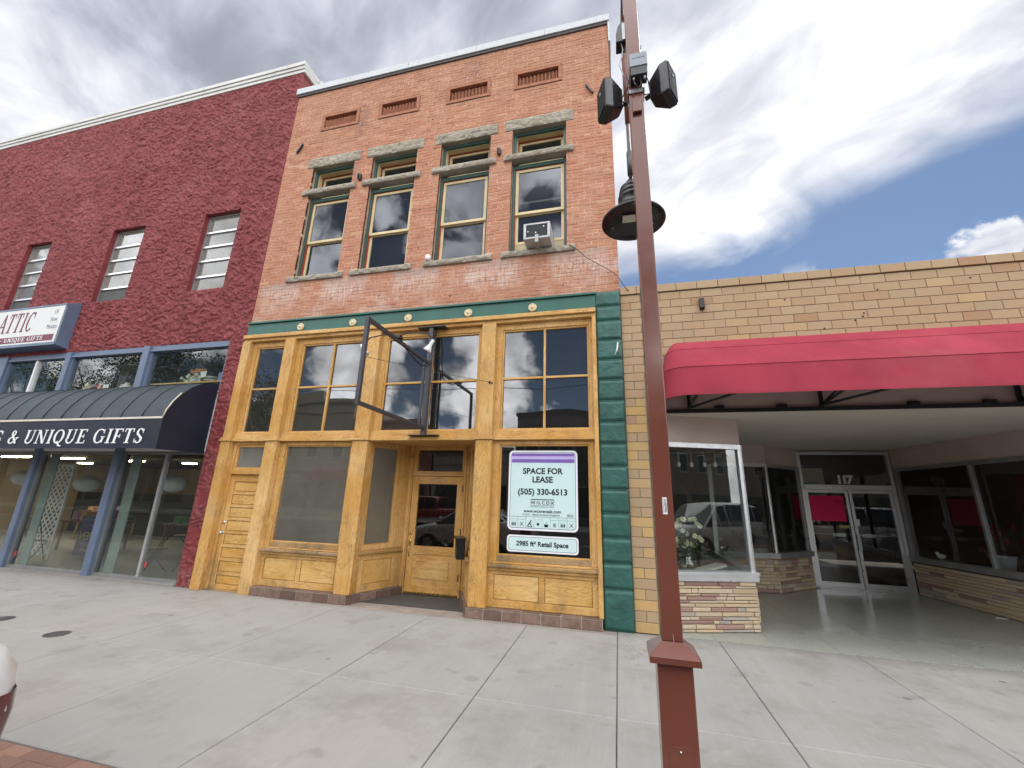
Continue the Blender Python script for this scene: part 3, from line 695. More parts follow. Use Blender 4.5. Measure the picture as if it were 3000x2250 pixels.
def brick_vents():
    terra = plain('terracotta', (0.34, 0.15, 0.09), 0.8, var=0.2, scale=9, bump=0.3)
    for (a, b) in [(-1.80, -0.79), (-3.33, -2.32), (-5.0, -3.98), (-6.52, -5.51)]:
        m = MB(); z0, z1 = 9.95, 10.42; t = 0.075; y = -0.022
        m.chbox(a, b, y, .06, z0, z0+t); m.chbox(a, b, y, .06, z1-t, z1); m.chbox(a, a+t, y, .06, z0+t, z1-t); m.chbox(b-t, b, y, .06, z0+t, z1-t)
        v = part('brick_panel', m, terra, BB)
        part('panel_back', MB().box(a+t, b-t, 0.065, 0.07, z0+t, z1-t), plain('shaded_terracotta', (0.20, 0.09, 0.055), 0.9) if 'shaded_terracotta' not in bpy.data.materials else bpy.data.materials['shaded_terracotta'], v)  # terracotta darkened to paint the shade in the gaps between teeth
        w = (b-a-2*t)/11
        for k in range(11):
            xc = a+t+w*(k+.5)
            mm = MB()
            mm._add([(xc-w*.40, .064, z0+t+.002), (xc, -0.006, z0+t+.002), (xc+w*.40, .064, z0+t+.002), (xc-w*.40, .064, z1-t-.10), (xc, .064, z1-t-.004), (xc+w*.40, .064, z1-t-.10), (xc, -0.002, z1-t-.085)],
                    [(0, 1, 6, 3), (1, 2, 5, 6), (3, 6, 4), (6, 5, 4), (0, 2, 1), (3, 4, 5)])
            part('brick_tooth', mm, terra, v)
    for x, z, rot, l in [(-7.0, 9.53, 30, .27), (-0.25, 9.55, -30, .27)]:
        m = MB().box(-.016, .016, -.04, 0, -l/2, l/2).xf(Matrix.Rotation(R(rot), 4, 'Y')); m.v = [(p[0]+x, p[1]-.01, p[2]+z) for p in m.v]
        part('iron_anchor', m, black, BB)
    for x, z in [(-5.22, 8.38), (-2.06, 8.40)]: part('iron_bracket', MB().box(x-.03, x+.03, -.06, -.004, z-.07, z+.07).box(x-.03, x-.02, -.09, -.061, z-.07, z+.07), black, BB)
    h = MB()
    for x, z in [(-4.2, 7.6), (-4.05, 7.62), (-3.66, 8.45), (-3.75, 8.40), (-3.72, 9.6), (-3.62, 9.63), (-3.8, 6.4), (-3.66, 6.42), (-1.3, 5.5), (-0.8, 5.3), (-4.4, 5.45), (-2.9, 5.3), (-5.5, 5.5), (-3.83, 7.3), (-3.70, 7.33)]:
        h.lathe([(0.001, -.0065), (.013, -.0065), (.014, -.004)], (x, 0, z), 8, 'y')
    part('drill_holes', h, black, BB, kind='stuff')
brick_vents()

# ------------------------------------------------------------------ shopfront of the middle building
def shopfront():
    # green header with rosettes
    part('header_beam', MB().box(-7.36, -0.25, -0.05, 0.25, 4.785, 5.035).box(-7.36, -0.25, -0.085, 0.25, 5.037, 5.078), green, BB, bevel=0.006)
    for x in (-6.11, -4.91, -3.72, -2.52, -1.33):
        m = MB(); m.lathe([(.075, 0), (.075, -.02), (.062, -.034), (.05, -.026), (.03, -.026), (.024, -.040), (.001, -.044)], (x*.99, -0.051, 4.89), 20, 'y')
        part('rosette', m, plain('cream_rosette', (0.66, 0.55, 0.33), 0.5, var=.15, scale=20), BB)
    for q in range(3):
        a, b = [(-7.36, -4.9), (-4.898, -2.75), (-2.748, -0.25)][q]
        part('wood_header', MB().box(a, b, -0.12, 0.2, 4.70, 4.775), wood_h, BB, bevel=0.008)
    part('wood_fascia', MB().box(-7.36, -0.25, -0.075, 0.1, 4.64, 4.70), wood_h, BB, bevel=0.004)
    # posts: upper and lower lengths with a collar between
    def P(xa, Y=-0.10): return xa*(6.5+Y)/6.5
    posts = [(-7.36, -7.17, 0.0), (P(-6.42), P(-6.185), 0.0), (P(-4.545), P(-4.265), 0.145), (P(-2.235), P(-1.985), 0.145)]
    global PX; PX = posts
    for k, (a, b, zb) in enumerate(posts):
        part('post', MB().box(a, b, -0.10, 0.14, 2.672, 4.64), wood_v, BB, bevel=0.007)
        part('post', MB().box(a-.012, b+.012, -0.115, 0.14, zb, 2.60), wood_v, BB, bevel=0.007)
        part('post_collar', MB().box(a-.035, b+.035, -0.14, 0.10, 2.602, 2.635).box(a-.022, b+.022, -0.125, 0.10, 2.637, 2.67), wood_h, BB, bevel=0.005)
    part('end_board', MB().box(-0.315, -0.252, -0.09, 0.2, 0.145, 4.64), wood_v, BB, bevel=0.005)
    # bays: frames, muntins and panes
    bays = [(-7.17, posts[1][0], 'S'), (posts[1][1], posts[2][0], 'L'), (posts[2][1], posts[3][0], 'M'), (posts[3][1], -0.315, 'R')]
    G = 0.06
    for a, b, t in bays:
        z0, z1 = 2.77, 4.53
        fr = MB(); w = {'S': 0.10, 'L': 0.12, 'M': 0.115, 'R': 0.105}[t]
        fr.box(a, a+w, 0.0, 0.12, 2.77, 4.64); fr.box(b-w*.6, b, 0.0, 0.12, 2.77, 4.64); fr.box(a+w, b-w*.6, 0.0, 0.12, z1, 4.64)
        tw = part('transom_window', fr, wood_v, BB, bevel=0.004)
        x0, x1 = a+w, b-w*.6
        mu = MB(); zc = 3.65; xc = (x0+x1)/2
        st = MB(); q = .028                                   # slim inner stop
        st.box(x0, x0+q, .02, .07, z0, z1); st.box(x1-q, x1, .02, .07, z0, z1); st.box(x0+q, x1-q, .02, .07, z1-q, z1); st.box(x0+q, x1-q, .02, .07, z0, z0+q)
        part('sash', st, wood_v, tw, bevel=.003)
        if t == 'S':
            part('muntin', MB().box(x0+q, x1-q, .02, .07, zc-.016, zc+.016), wood_h, tw, bevel=.003)
            for c, d in ((z0+q, zc-.016), (zc+.016, z1-q)): part('glass_pane', MB().box(x0+q, x1-q, .055, .060, c, d), g_strong, tw)
        else:
            part('muntin', MB().box(xc-.018, xc+.018, .02, .07, z0+q, z1-q), wood_v, tw, bevel=.003)
            for e, f in ((x0+q, xc-.018), (xc+.018, x1-q)):
                part('muntin', MB().box(e, f, .022, .07, zc-.018, zc+.018), wood_h, tw, bevel=.003)
                for c, d in ((z0+q, zc-.018), (zc+.018, z1-q)): part('glass_pane', MB().box(e, f, .055, .060, c, d).xf(Matrix.Identity(4)), g_strong, tw)
        # sill beam between the tiers
        part('mid_sill', MB().box(a, b, -0.04, 0.16, 2.665, 2.768).box(a, b, -0.075, 0.16, 2.60, 2.663), wood_h, BB, bevel=0.006)
    # ---- big left and right display windows
    def display(a, b, z0, z1, gm, zb, name):
        w = 0.09; fr = MB()
        fr.box(a, a+w*1.25, 0.0, 0.12, z0-.08, 2.598); fr.box(b-w, b, 0.0, 0.12, z0-.08, 2.598); fr.box(a+w*1.25, b-w, 0.0, 0.12, z1, 2.598)
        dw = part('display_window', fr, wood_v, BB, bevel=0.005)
        part('bottom_rail', MB().box(a+w*1.25, b-w, 0.0, 0.12, z0-.08, z0), wood_old, dw, bevel=0.004)
        q = .022; st = MB(); x0, x1 = a+w*1.25, b-w
        st.box(x0, x0+q, .02, .07, z0, z1); st.box(x1-q, x1, .02, .07, z0, z1); st.box(x0+q, x1-q, .02, .07, z1-q, z1); st.box(x0+q, x1-q, .02, .07, z0, z0+q)
        part('glazing_bead', st, wood_v, dw, bevel=.003)
        part('glass_pane', MB().box(x0+q, x1-q, .05, .056, z0+q, z1-q), gm, dw)
        part('window_sill', MB().box(a, b, -0.085, 0.0, .70, .745), wood_old, BB, bevel=0.008)
        part('sill_moulding', MB().box(a, b, -0.045, 0.1, .655, .698).box(a, b, -0.02, .1, .747, z0-.082), wood_h, BB, bevel=0.006)
        # panelled stall riser
        part('riser', MB().box(a, b, 0.012, 0.12, zb, .653), wood_h, BB)
        xm = (a+b)/2; t = .085
        rails = MB(); rails.box(a, b, -.008, .010, .60, .653); rails.box(a, b, -.008, .010, zb, zb+.10); rails.box(a, a+t, -.008, .010, zb+.1, .6); rails.box(b-t, b, -.008, .010, zb+.1, .6); rails.box(xm-.04, xm+.04, -.008, .010, zb+.1, .6)
        part('riser_frame', rails, wood_h, BB, bevel=0.004)
        for e, f in ((a+t+.012, xm-.052), (xm+.052, b-t-.012)):
            part('raised_panel', MB().box(e, f, -.001, .0105, zb+.112, .588), wood_p, BB, bevel=0.009)
    display(posts[1][1]+.012, posts[2][0]-.012, .85, 2.53, g_dusty, .15, 'L')
    display(posts[3][1]+.012, -0.315, .86, 2.53, g_dark, .15, 'R')
    # ---- narrow side door bay
    a, b = -7.155, posts[1][0]-.012
    jb = MB().box(a, a+.06, 0.0, .14, 0.0, 2.598).box(b-.02, b, 0.0, .14, 0.0, 2.598).box(a+.06, b-.02, 0.0, .14, 2.55, 2.598).box(a+.06, b-.02, -.02, .14, 1.99, 2.07)
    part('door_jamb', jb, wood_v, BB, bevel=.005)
    tr = MB(); x0, x1 = a+.06, b-.02; t = .045
    tr.box(x0, x0+t, .03, .09, 2.07, 2.55); tr.box(x1-t, x1, .03, .09, 2.07, 2.55); tr.box(x0+t, x1-t, .03, .09, 2.07, 2.12); tr.box(x0+t, x1-t, .03, .09, 2.50, 2.55)
    s = part('side_transom', tr, wood_v, BB, bevel=.003); part('glass_pane', MB().box(x0+t, x1-t, .055, .06, 2.12, 2.50), g_frost, s)
    dm = MB(); sw_ = .10; dm.box(x0, x0+sw_, .03, .08, .02, 1.985); dm.box(x1-sw_, x1, .03, .08, .02, 1.985)
    zs = [.02, .27, .50, .73, .96, 1.19, 1.42, 1.65, 1.90, 1.985]
    door = part('side_door', dm, wood_v, BB, bevel=.003)
    part('door_core', MB().box(x0+sw_, x1-sw_, .055, .08, .02, 1.985), wood_p, door)
    for z in zs[1:-2]: part('door_rail', MB().box(x0+sw_, x1-sw_, .032, .054, z-.025, z+.025), wood_h, door, bevel=.003)
    part('door_rail', MB().box(x0+sw_, x1-sw_, .032, .054, 1.86, 1.985), wood_h, door, bevel=.003); part('door_rail', MB().box(x0+sw_, x1-sw_, .032, .054, .02, .07), wood_h, door, bevel=.003)
    zz = [.07] + [z for z in zs[1:-2]] + [1.86]
    for c, d in zip(zz[:-1], zz[1:]):
        part('door_panel', MB().box(x0+sw_+.014, x1-sw_-.014, .040, .0545, c+.037, d-.037), wood_p, door, bevel=.007)
    kb = MB().lathe([(.001, -.06), (.024, -.055), (.028, -.035), (.012, -.02), (.012, 0), (.03, 0.0)], (x0+.05, .028, .95), 14, 'y')
    part('door_knob', kb, alum, door); part('deadbolt', MB().lathe([(.001, -.02), (.024, -.018), (.028, 0)], (x0+.05, .028, 1.13), 14, 'y'), alum, door)
    part('door_sill', MB().box(a, b, -.04, .14, -.01, .018), wood_old, BB)
    # ---- recessed entrance
    part('soffit_board', MB().box(posts[2][1]-.1, posts[3][0]+.1, 0.16, 1.0, 2.618, 2.66), wood_h, BB)
    D = 0.9
    dx0, dx1 = -3.778, -2.75
    L0, L1 = (-4.22, 0.0), (-3.865, 0.90)
    R0, R1 = (-2.66, 0.90), (-2.25, 0.0)
    for (p, q, side) in ((L0, L1, 'L'), (R0, R1, 'R')):
        u = (Vector(q)-Vector(p)); ln = u.length; u.normalize()
        def at(s): return (p[0]+u.x*s, p[1]+u.y*s)
        fr = MB(); g0, g1 = (.10, .68) if side == 'L' else (.30, .86)
        fr.obox(at(0), at(g0), -.08, 0, .79, 2.617); fr.obox(at(g1), at(ln), -.08, 0, .79, 2.617); fr.obox(at(g0), at(g1), -.08, 0, 2.53, 2.617); fr.obox(at(g0), at(g1), -.08, 0, .79, .86)
        aw = part('angled_window', fr, wood_v, BB, bevel=.004)
        st = MB(); q_ = .02; st.obox(at(g0), at(g0+q_), -.06, -.02, .86, 2.53); st.obox(at(g1-q_), at(g1), -.06, -.02, .86, 2.53); st.obox(at(g0+q_), at(g1-q_), -.06, -.02, .86, .88); st.obox(at(g0+q_), at(g1-q_), -.06, -.02, 2.51, 2.53)
        part('glazing_bead', st, wood_v, aw)
        part('glass_pane', MB().obox(at(g0+q_), at(g1-q_), -.045, -.04, .88, 2.51), g_dusty if side == 'L' else g_dark, aw)
        part('angled_sill', MB().obox(at(0.02), at(ln-.04), -.02, .055, .725, .765), wood_old, BB, bevel=.008)
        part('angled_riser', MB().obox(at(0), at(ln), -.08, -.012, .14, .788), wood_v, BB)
        rf = MB(); rf.obox(at(0), at(ln), -.011, .006, .63, .724); rf.obox(at(0), at(ln), -.011, .006, .14, .25); rf.obox(at(0), at(.16), -.011, .006, .25, .63); rf.obox(at(.74), at(ln), -.011, .006, .25, .63)
        part('riser_frame', rf, wood_h, BB, bevel=.003)
        part('raised_panel', MB().obox(at(.172), at(.728), -.0115, .001, .262, .618), wood_p, BB, bevel=.008)
    # jambs beside the door
    jb = MB(); jb.box(-3.87, dx0-.004, D-.02, D+.12, .0, 2.617); jb.box(dx1+.004, -2.655, D-.02, D+.12, .0, 2.617)
    jb.box(-3.84, -3.80, D-.045, D-.021, .14, 2.617); jb.box(-2.735, -2.70, D-.045, D-.021, .14, 2.617)
    part('door_jamb', jb, wood_v, BB, bevel=.005)
    part('door_head', MB().box(dx0, dx1, D-.025, D+.1, 2.063, 2.10), wood_h, BB, bevel=.004)
    m = MB(); t = .075; m.box(dx0, dx0+t, D, D+.06, 2.10, 2.617); m.box(dx1-t*.6, dx1, D, D+.06, 2.10, 2.617); m.box(dx0+t, dx1-t*.6, D, D+.06, 2.10, 2.15); m.box(dx0+t, dx1-t*.6, D, D+.06, 2.545, 2.617)
    tw = part('door_transom', m, wood_v, BB, bevel=.004); part('glass_pane', MB().box(dx0+t, dx1-t*.6, D+.03, D+.035, 2.15, 2.545), g_dark, tw)
    # door leaf
    m = MB(); gx0, gx1 = -3.648, -2.877; m.box(dx0+.004, gx0, D, D+.045, .03, 2.055); m.box(gx1, dx1-.004, D, D+.045, .03, 2.055)
    door = part('front_door', m, wood_v, BB, bevel=.003)
    for c_, d_ in ((1.915, 2.055), (.68, .822)): part('door_rail', MB().box(gx0, gx1, D+.001, D+.045, c_, d_), wood_h, door, bevel=.003)
    part('bottom_rail', MB().box(gx0, gx1, D+.001, D+.045, .03, .165), wood_h, door, bevel=.003)
    part('door_panel_frame', MB().box(gx0, gx1, D+.014, D+.045, .165, .68), wood_h, door)
    part('raised_panel', MB().box(gx0+.07, gx1-.075, D+.001, D+.0135, .275, .585), wood_p, door, bevel=.01)
    part('glass_pane', MB().box(gx0, gx1, D+.02, D+.025, .822, 1.915), g_dark, door)
    part('kick_strip', MB().box(dx0+.01, dx1-.01, D-.02, D-.001, .03, .06), gold, door)
    part('deadbolt', MB().lathe([(.001, -.02), (.014, -.02), (.028, -.012), (.032, 0)], (-3.719, D, 1.034), 16, 'y'), gold, door)
    hb = MB(); hb.lathe([(.001, -.02), (.022, -.016), (.026, 0)], (-3.722, D, .89), 14, 'y'); hb.v = [(x, y, .89+(z-.89)*2.0) for x, y, z in hb.v]
    hb.tube([(-3.722, D-.02, .84), (-3.722, D-.055, .80), (-3.722, D-.055, .72), (-3.722, D-.02, .68), (-3.722, D, .66)], .009, 8); hb.lathe([(.001, -.012), (.02, -.01), (.022, 0)], (-3.722, D, .655), 12, 'y')
    part('door_handle', hb, gold, door)
    for z in (1.838, 1.09, .334): part('hinge', MB().box(dx1-.014, dx1+.012, D-.022, D-.002, z-.055, z+.055), black, door)
    part('bracket', MB().tube([(-3.80, D-.05, 2.40), (-3.80, D-.14, 2.41), (-3.72, D-.16, 2.42)], .012, 6), wood_old, BB)
    part('threshold_slab', MB().box(-4.2, -2.28, -0.002, .89, -.1, 0.004), conc_d, BB)
shopfront()

def tiles():
    # tiled kerb under the shop windows: front tiles and cap tiles, grout behind
    part('kerb_core', MB().box(-6.10, -4.255, -.105, .12, 0, .138), grout, BB); part('kerb_core', MB().box(-2.24, -0.27, -.105, .12, 0, .138), grout, BB)
    part('kerb_core', MB().obox((-4.25, -.10), (-3.79, .88), -.1, -.006, 0, .137), grout, BB); part('kerb_core', MB().obox((-2.71, .88), (-2.25, -.10), -.1, -.006, 0, .137), grout, BB)
    def run(p, q, n, wtop):
        u = Vector(q)-Vector(p); ln = u.length; u.normalize(); w = ln/n
        for k in range(n):
            s0, s1 = k*w+.007, (k+1)*w-.007
            a = (p[0]+u.x*s0, p[1]+u.y*s0); b = (p[0]+u.x*s1, p[1]+u.y*s1)
            part('tile', MB().obox(a, b, 0.0, .008, .004, .130), tile_m, BB)
            part('tile', MB().obox(a, b, -wtop, .004, .1385, .146), tile_m, BB)
    run((-6.10, -.107), (-4.25, -.107), 6, .118); run((-4.25, -.107), (-3.79, .88), 4, .07)
    run((-2.71, .88), (-2.25, -.107), 4, .07); run((-2.25, -.107), (-0.27, -.107), 7, .118)
tiles()

def green_pilaster():
    # rusticated green quoins on the right
    z = 0.0; i = 0; hs = [.52] + [.335]*13
    zz = [0.0]
    for h in hs:
        if zz[-1]+h > 4.79: break
        zz.append(zz[-1]+h)
    zz.append(4.80); zz.append(5.085)
    part('pilaster_core', MB().box(-0.24, 0.138, -0.045, 0.2, 0, 5.08), green_q, BB)
    for a, b in zip(zz[:-1], zz[1:]):
        nx, nz = 16, max(6, int((b-a)/.025))
        x0, x1, z0, z1 = -0.25, 0.148, a+.012, b-.012
        X, Zg = np.meshgrid(np.linspace(x0, x1, nx), np.linspace(z0, z1, nz))
        e = np.minimum(np.minimum(X-x0, x1-X), np.minimum(Zg-z0, z1-Zg))
        Y = -0.045 - 0.03*np.clip(e/.018, 0, 1)**.6 - .011*fbm(X*9+a*5, Zg*9, 4)*np.clip(e/.03, 0, 1)
        m = MB(); m._add([(float(p), float(q), float(r)) for p, q, r in zip(X.ravel(), Y.ravel(), Zg.ravel())],
                         [(j*nx+k, j*nx+k+1, (j+1)*nx+k+1, (j+1)*nx+k) for j in range(nz-1) for k in range(nx-1)], smooth=True)
        m.box(x0, x1, -0.0449, .1, z0, z1)
        part('quoin_block', m, green_q, BB)
green_pilaster()

def main_interior():
    # rooms behind the shop glass
    m = MB(); m.box(-7.15, -4.3, 1.35, 1.40, 0, 4.7); m.box(-7.15, -7.1, .15, 1.35, 0, 4.7)
    part('partition', m, grey_in, BB)
    part('partition', MB().box(-3.95, -3.90, 1.02, 1.4, 0, 4.7).box(-4.3, -3.95, 1.35, 1.40, 0, 4.7), grey_in, BB)
    part('shop_floor', MB().box(-7.15, 0, .14, 13.9, -.05, .02), plain('grey_carpet', (.08, .075, .07), .95), BB)
    part('shop_ceiling', MB().box(-7.15, 0, .26, 13.9, 4.9, 5.0), grey_in, BB)
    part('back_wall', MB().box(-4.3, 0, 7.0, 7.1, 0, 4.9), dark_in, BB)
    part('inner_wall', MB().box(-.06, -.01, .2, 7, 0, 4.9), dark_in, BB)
    part('upper_screen', MB().box(-4.3, -0.1, 2.2, 2.25, 2.7, 4.9).box(-4.3, -.1, .3, 2.2, 2.66, 2.70), plain('loft_sky_tint', (.15, .17, .23), .9), BB)  # blue-grey colour stands in for sky reflected in the transom panes
main_interior()

# ---- things fixed to the middle building
def lease_signs():
    t = thing('lease_sign', 'mint SPACE FOR LEASE sign with purple band and phone number on right shop window', 'sign', (-1.13, .045, 1.23))
    x0, x1, z0, z1 = AP(-1.67, 0, .04)[0], AP(-.59, 0, .04)[0], AP(0, 1.235, .04)[1], AP(0, 2.435, .04)[1]
    def rrect(x0, x1, z0, z1, r, n=6):
        pts = []
        for cx, cz, a0 in ((x1-r, z1-r, 0), (x0+r, z1-r, 90), (x0+r, z0+r, 180), (x1-r, z0+r, 270)):
            for k in range(n+1): a = R(a0+90*k/n); pts.append((cx+r*math.cos(a), cz+r*math.sin(a)))
        return pts
    y = 0.046
    def plate(nm, poly, yy, mat, par): return part(nm, MB().prism(poly, 'y', yy, yy-.0012), mat, par)
    plate('backing', rrect(x0, x1, z0, z1, .07), y, sticker_w, t)
    plate('border', rrect(x0+.03, x1-.03, z0+.03, z1-.03, .055), y-.0016, ink, t)
    plate('print_face', rrect(x0+.036, x1-.036, z0+.036, z1-.036, .05), y-.0032, mint, t)
    zp = z1-.036
    part('purple_band', MB().box(x0+.045, x1-.045, y-.0056, y-.0048, zp-.155, zp-.01), purple, t)
    part('band_highlight', MB().box(x0+.045, x1-.045, y-.0068, y-.006, zp-.10, zp-.055), lilac, t)
    xc = (x0+x1)/2; yt = y-.0062
    def tx(s, z, size, mat=ink, bold=.0, x=xc, **k): return text('lettering', s, size, mat, t, (x, yt, z), .0006, bold, **k)
    tx('SPACE FOR', z1-.325, .125, bold=.0035); tx('LEASE', z1-.455, .125, bold=.0035); tx('(505) 330-6513', z1-.64, .125, bold=.0035)
    tx('W I L C O X', z1-.80, .066, bold=.001)
    lg = MB(); w = .06
    for k in range(7): lg.box(xc-.18+k*w, xc-.18+k*w+.002, yt-.0005, yt, z1-.835, z1-.755)
    lg.box(xc-.18, xc+.18, yt-.0005, yt, z1-.756, z1-.745); lg.box(xc-.18, xc+.182, yt-.0005, yt, z1-.838, z1-.835)
    part('logo_lines', lg, ink, t)
    tx('PROPERTY MANAGEMENT', z1-.86, .028, mat=plain('grey_ink', (.2, .22, .23), .6), space=1.2)
    tx('www.wcxrentals.com', z1-.925, .066, bold=.001); tx('@wilcoxpropertymanagement', z1-.975, .034, x=xc+.06)
    ic = MB()
    for k in range(3): ic.lathe([(.013, -.001), (.009, -.001)], (xc-.29+k*.04, yt, z1-.975), 14, 'y')
    for k in range(2):
        x = x1-.16+k*.05; ic.box(x, x+.035, yt-.0005, yt, z1-.99, z1-.986); ic.box(x, x+.004, yt-.0005, yt, z1-.986, z1-.96); ic.box(x+.031, x+.035, yt-.0005, yt, z1-.986, z1-.96); ic.box(x, x+.035, yt-.0005, yt, z1-.96, z1-.956); ic.box(x+.012, x+.022, yt-.0005, yt, z1-.98, z1-.968)
    part('social_icons', ic, ink, t)
    # row of little boxes with pictograms
    gb = MB(); n = 8; a, b = x0+.038, x1-.038; w = (b-a)/n; zb, zt = z0+.036, z0+.20
    gb.box(a, b, yt-.0005, yt, zt-.0015, zt+.0015)
    for k in range(1, n): gb.box(a+k*w-.001, a+k*w+.001, yt-.0005, yt, zb, zt)
    for k in (0, 1, 3, 5, 6, 7): gb.box(a+k*w, a+(k+1)*w, yt-.0005, yt, zt-.042, zt-.04)
    for k in (0, 6):
        for j in range(3): c = a+(k+.3+.2*j)*w; gb.box(c-.008, c+.008, yt-.0005, yt, zb+.03, zb+.07); gb.box(c-.002, c+.002, yt-.0005, yt, zb+.07, zb+.09)
    for k in (1, 7):
        c = a+(k+.5)*w
        for sg in (-1, 1): gb.prism([(c-.03*sg, zb+.03), (c-.024*sg, zb+.026), (c+.03*sg, zb+.082), (c+.024*sg, zb+.086)], 'y', yt, yt-.0006)
    c = a+2.5*w; gb.prism([(c-.045, zb+.02), (c-.038, zb+.016), (c+.005, zb+.07), (c+.03, zb+.115), (c+.022, zb+.12), (c-.01, zb+.08)], 'y', yt, yt-.0006); gb.box(c-.03, c+.045, yt-.0005, yt, zb+.014, zb+.022); gb.prism([(c+.0, zb+.06), (c+.03, zb+.022), (c+.038, zb+.022), (c+.012, zb+.07)], 'y', yt, yt-.0006)
    c = a+3.5*w; gb.lathe([(.001, -.0006), (.022, -.0006)], (c, yt, zb+.06), 7, 'y')
    c = a+4.5*w; gb.box(c-.036, c+.036, yt-.0005, yt, zb+.05, zb+.06); gb.box(c-.028, c+.028, yt-.0005, yt, zb+.02, zb+.05); gb.prism([(c-.008, zb+.062), (c-.003, zb+.062), (c+.006, zb+.1), (c+.002, zb+.1)], 'y', yt, yt-.0006)
    c = a+5.5*w
    for j in range(4): gb.box(c-.022, c+.022, yt-.0005, yt, zb+.03+j*.013, zb+.036+j*.013)
    part('pictogram_row', gb, ink, t)
    t2 = thing('area_sign', 'small mint sign reading 2985 ft² Retail Space below the lease sign', 'sign', (-1.13, .045, .92))
    def AZ(z): return AP(0, z, .04)[1]
    z0, z1 = AZ(.925), AZ(1.165)
    for nm, d, r, yy, mt in (('backing', 0, .05, y, sticker_w), ('border', .024, .04, y-.0016, ink), ('print_face', .029, .037, y-.0032, mint)):
        part(nm, MB().prism(rrect(x0+d, x1-d, z0+d, z1-d, r), 'y', yy, yy-.0012), mt, t2)
    text('lettering', '2985 ft² Retail Space', .095, ink, t2, (xc, yt, (z0+z1)/2), .0006, .0028)
lease_signs()

def ac_unit():
    t = thing('air_conditioner', 'silver box air conditioner with slatted grille sticking out of the right upper window', 'air conditioner', (-1.22, -.12, 6.07))
    x0, x1, z0, z1 = -1.45, -.98, 5.96, 6.295; yf = -.32
    case = MB(); tt = .03
    case.box(x0, x1, yf, .17, z1-.012, z1); case.box(x0, x1, yf, .17, z0+.13, z0+.142); case.box(x0, x0+.012, yf, .17, z0+.142, z1-.012); case.box(x1-.012, x1, yf, .17, z0+.142, z1-.012)
    for v in (case,): v.v = [(x, y, z) for x, y, z in v.v]
    case = MB().box(x0, x1, yf+.03, .165, 6.085, 6.40)
    case.box(x0, x1, yf, yf+.03, 6.365, 6.40); case.box(x0, x1, yf, yf+.03, 6.085, 6.12); case.box(x0, x0+.045, yf, yf+.03, 6.12, 6.365); case.box(x1-.045, x1, yf, yf+.03, 6.12, 6.365)
    part('casing', case, plain('galvanised_case', (.46, .47, .47), .55, .2), t, bevel=.005)
    for k in range(13):
        z = 6.13+k*.0185; part('grille_slat', MB().box(x0+.045, x1-.045, yf+.008, yf+.02, z, z+.007), black, t)
    part('bracket_arm', MB().box(-1.24, -1.18, yf-.02, yf-.002, 6.0, 6.15).box(-1.24, -1.18, yf-.002, -.09, 6.0, 6.015), alum_d, t)
    for a_, b_ in ((-1.24, 6.19), (-1.10, 6.30), (-1.38, 6.22)): part('paint_flake', MB().box(a_, a_+.02, yf-.004, yf-.0005, b_, b_+.022), white_p, t)
ac_unit()
# mail box, dome camera, cables
def small_fixtures():
    t = thing('mailbox', 'black wall mailbox hung on the wooden jamb right of the front door', 'mailbox', (-2.50, .35, .72))
    u = Vector((R1x-R0x, R1y-R0y)) if False else None
    b = MB().obox((-2.56, .60), (-2.40, .25), .02, .16, .73, 1.03); part('body', b, blackp, t, bevel=.008)
    part('lid', MB().obox((-2.567, .615), (-2.393, .235), .01, .185, 1.032, 1.06), blackp, t, bevel=.006)
    c = MB().lathe([(.001, -.02), (.05, 0), (.062, .03), (.062, .07), (.045, .09)], (-3.40, -.02, 6.11), 16, 'z')
    c.ball((-3.40, -.03, 6.12), .045, 12, 8)
    t = solo('security_camera', MB().lathe([(.001, .0), (.04, .01), (.052, .04), (.052, .10), (.03, .12), (.001, .122)], (-3.40, -.05, 6.072), 16, 'z'), white_p, 'small white dome camera on the sill of the third upper window', 'camera', (-3.40, -.05, 6.07))
    pts = [(-.68, -.06, 6.06), (-.55, -.065, 5.95), (-.38, -.06, 5.755), (-.2, -.055, 5.62), (-.03, -.05, 5.50), (.10, -.05, 5.38), (.17, -.06, 5.26), (.24, -.06, 5.12), (.29, -.03, 5.06), (.32, .1, 5.08)]
    solo('hanging_cable', MB().tube(pts, .006, 6), black, 'thin dark cable drooping from the right upper window sill over the brick corner', 'cable', (-.68, -.06, 6.06))
    sc = MB()
    for k in range(3): sc.box(-5.62+k*.035, -5.60+k*.035, .12, .13, 6.08, 6.15+.01*k)
    for k in range(3): sc.box(-3.25+k*.045, -3.225+k*.045, .17, .19, 6.14, 6.22)
    s2 = MB(); s2.box(.02, .035, -.085, -.08, 3.94, 4.16); s2.xf(Matrix.Identity(4))
    pk = MB().tube([(.03, -.10, 3.93), (.07, -.11, 4.02), (.085, -.10, 4.14)], [.004, .014, .008], 6)
    part('paint_chip', pk, white_p, BB)
small_fixtures()

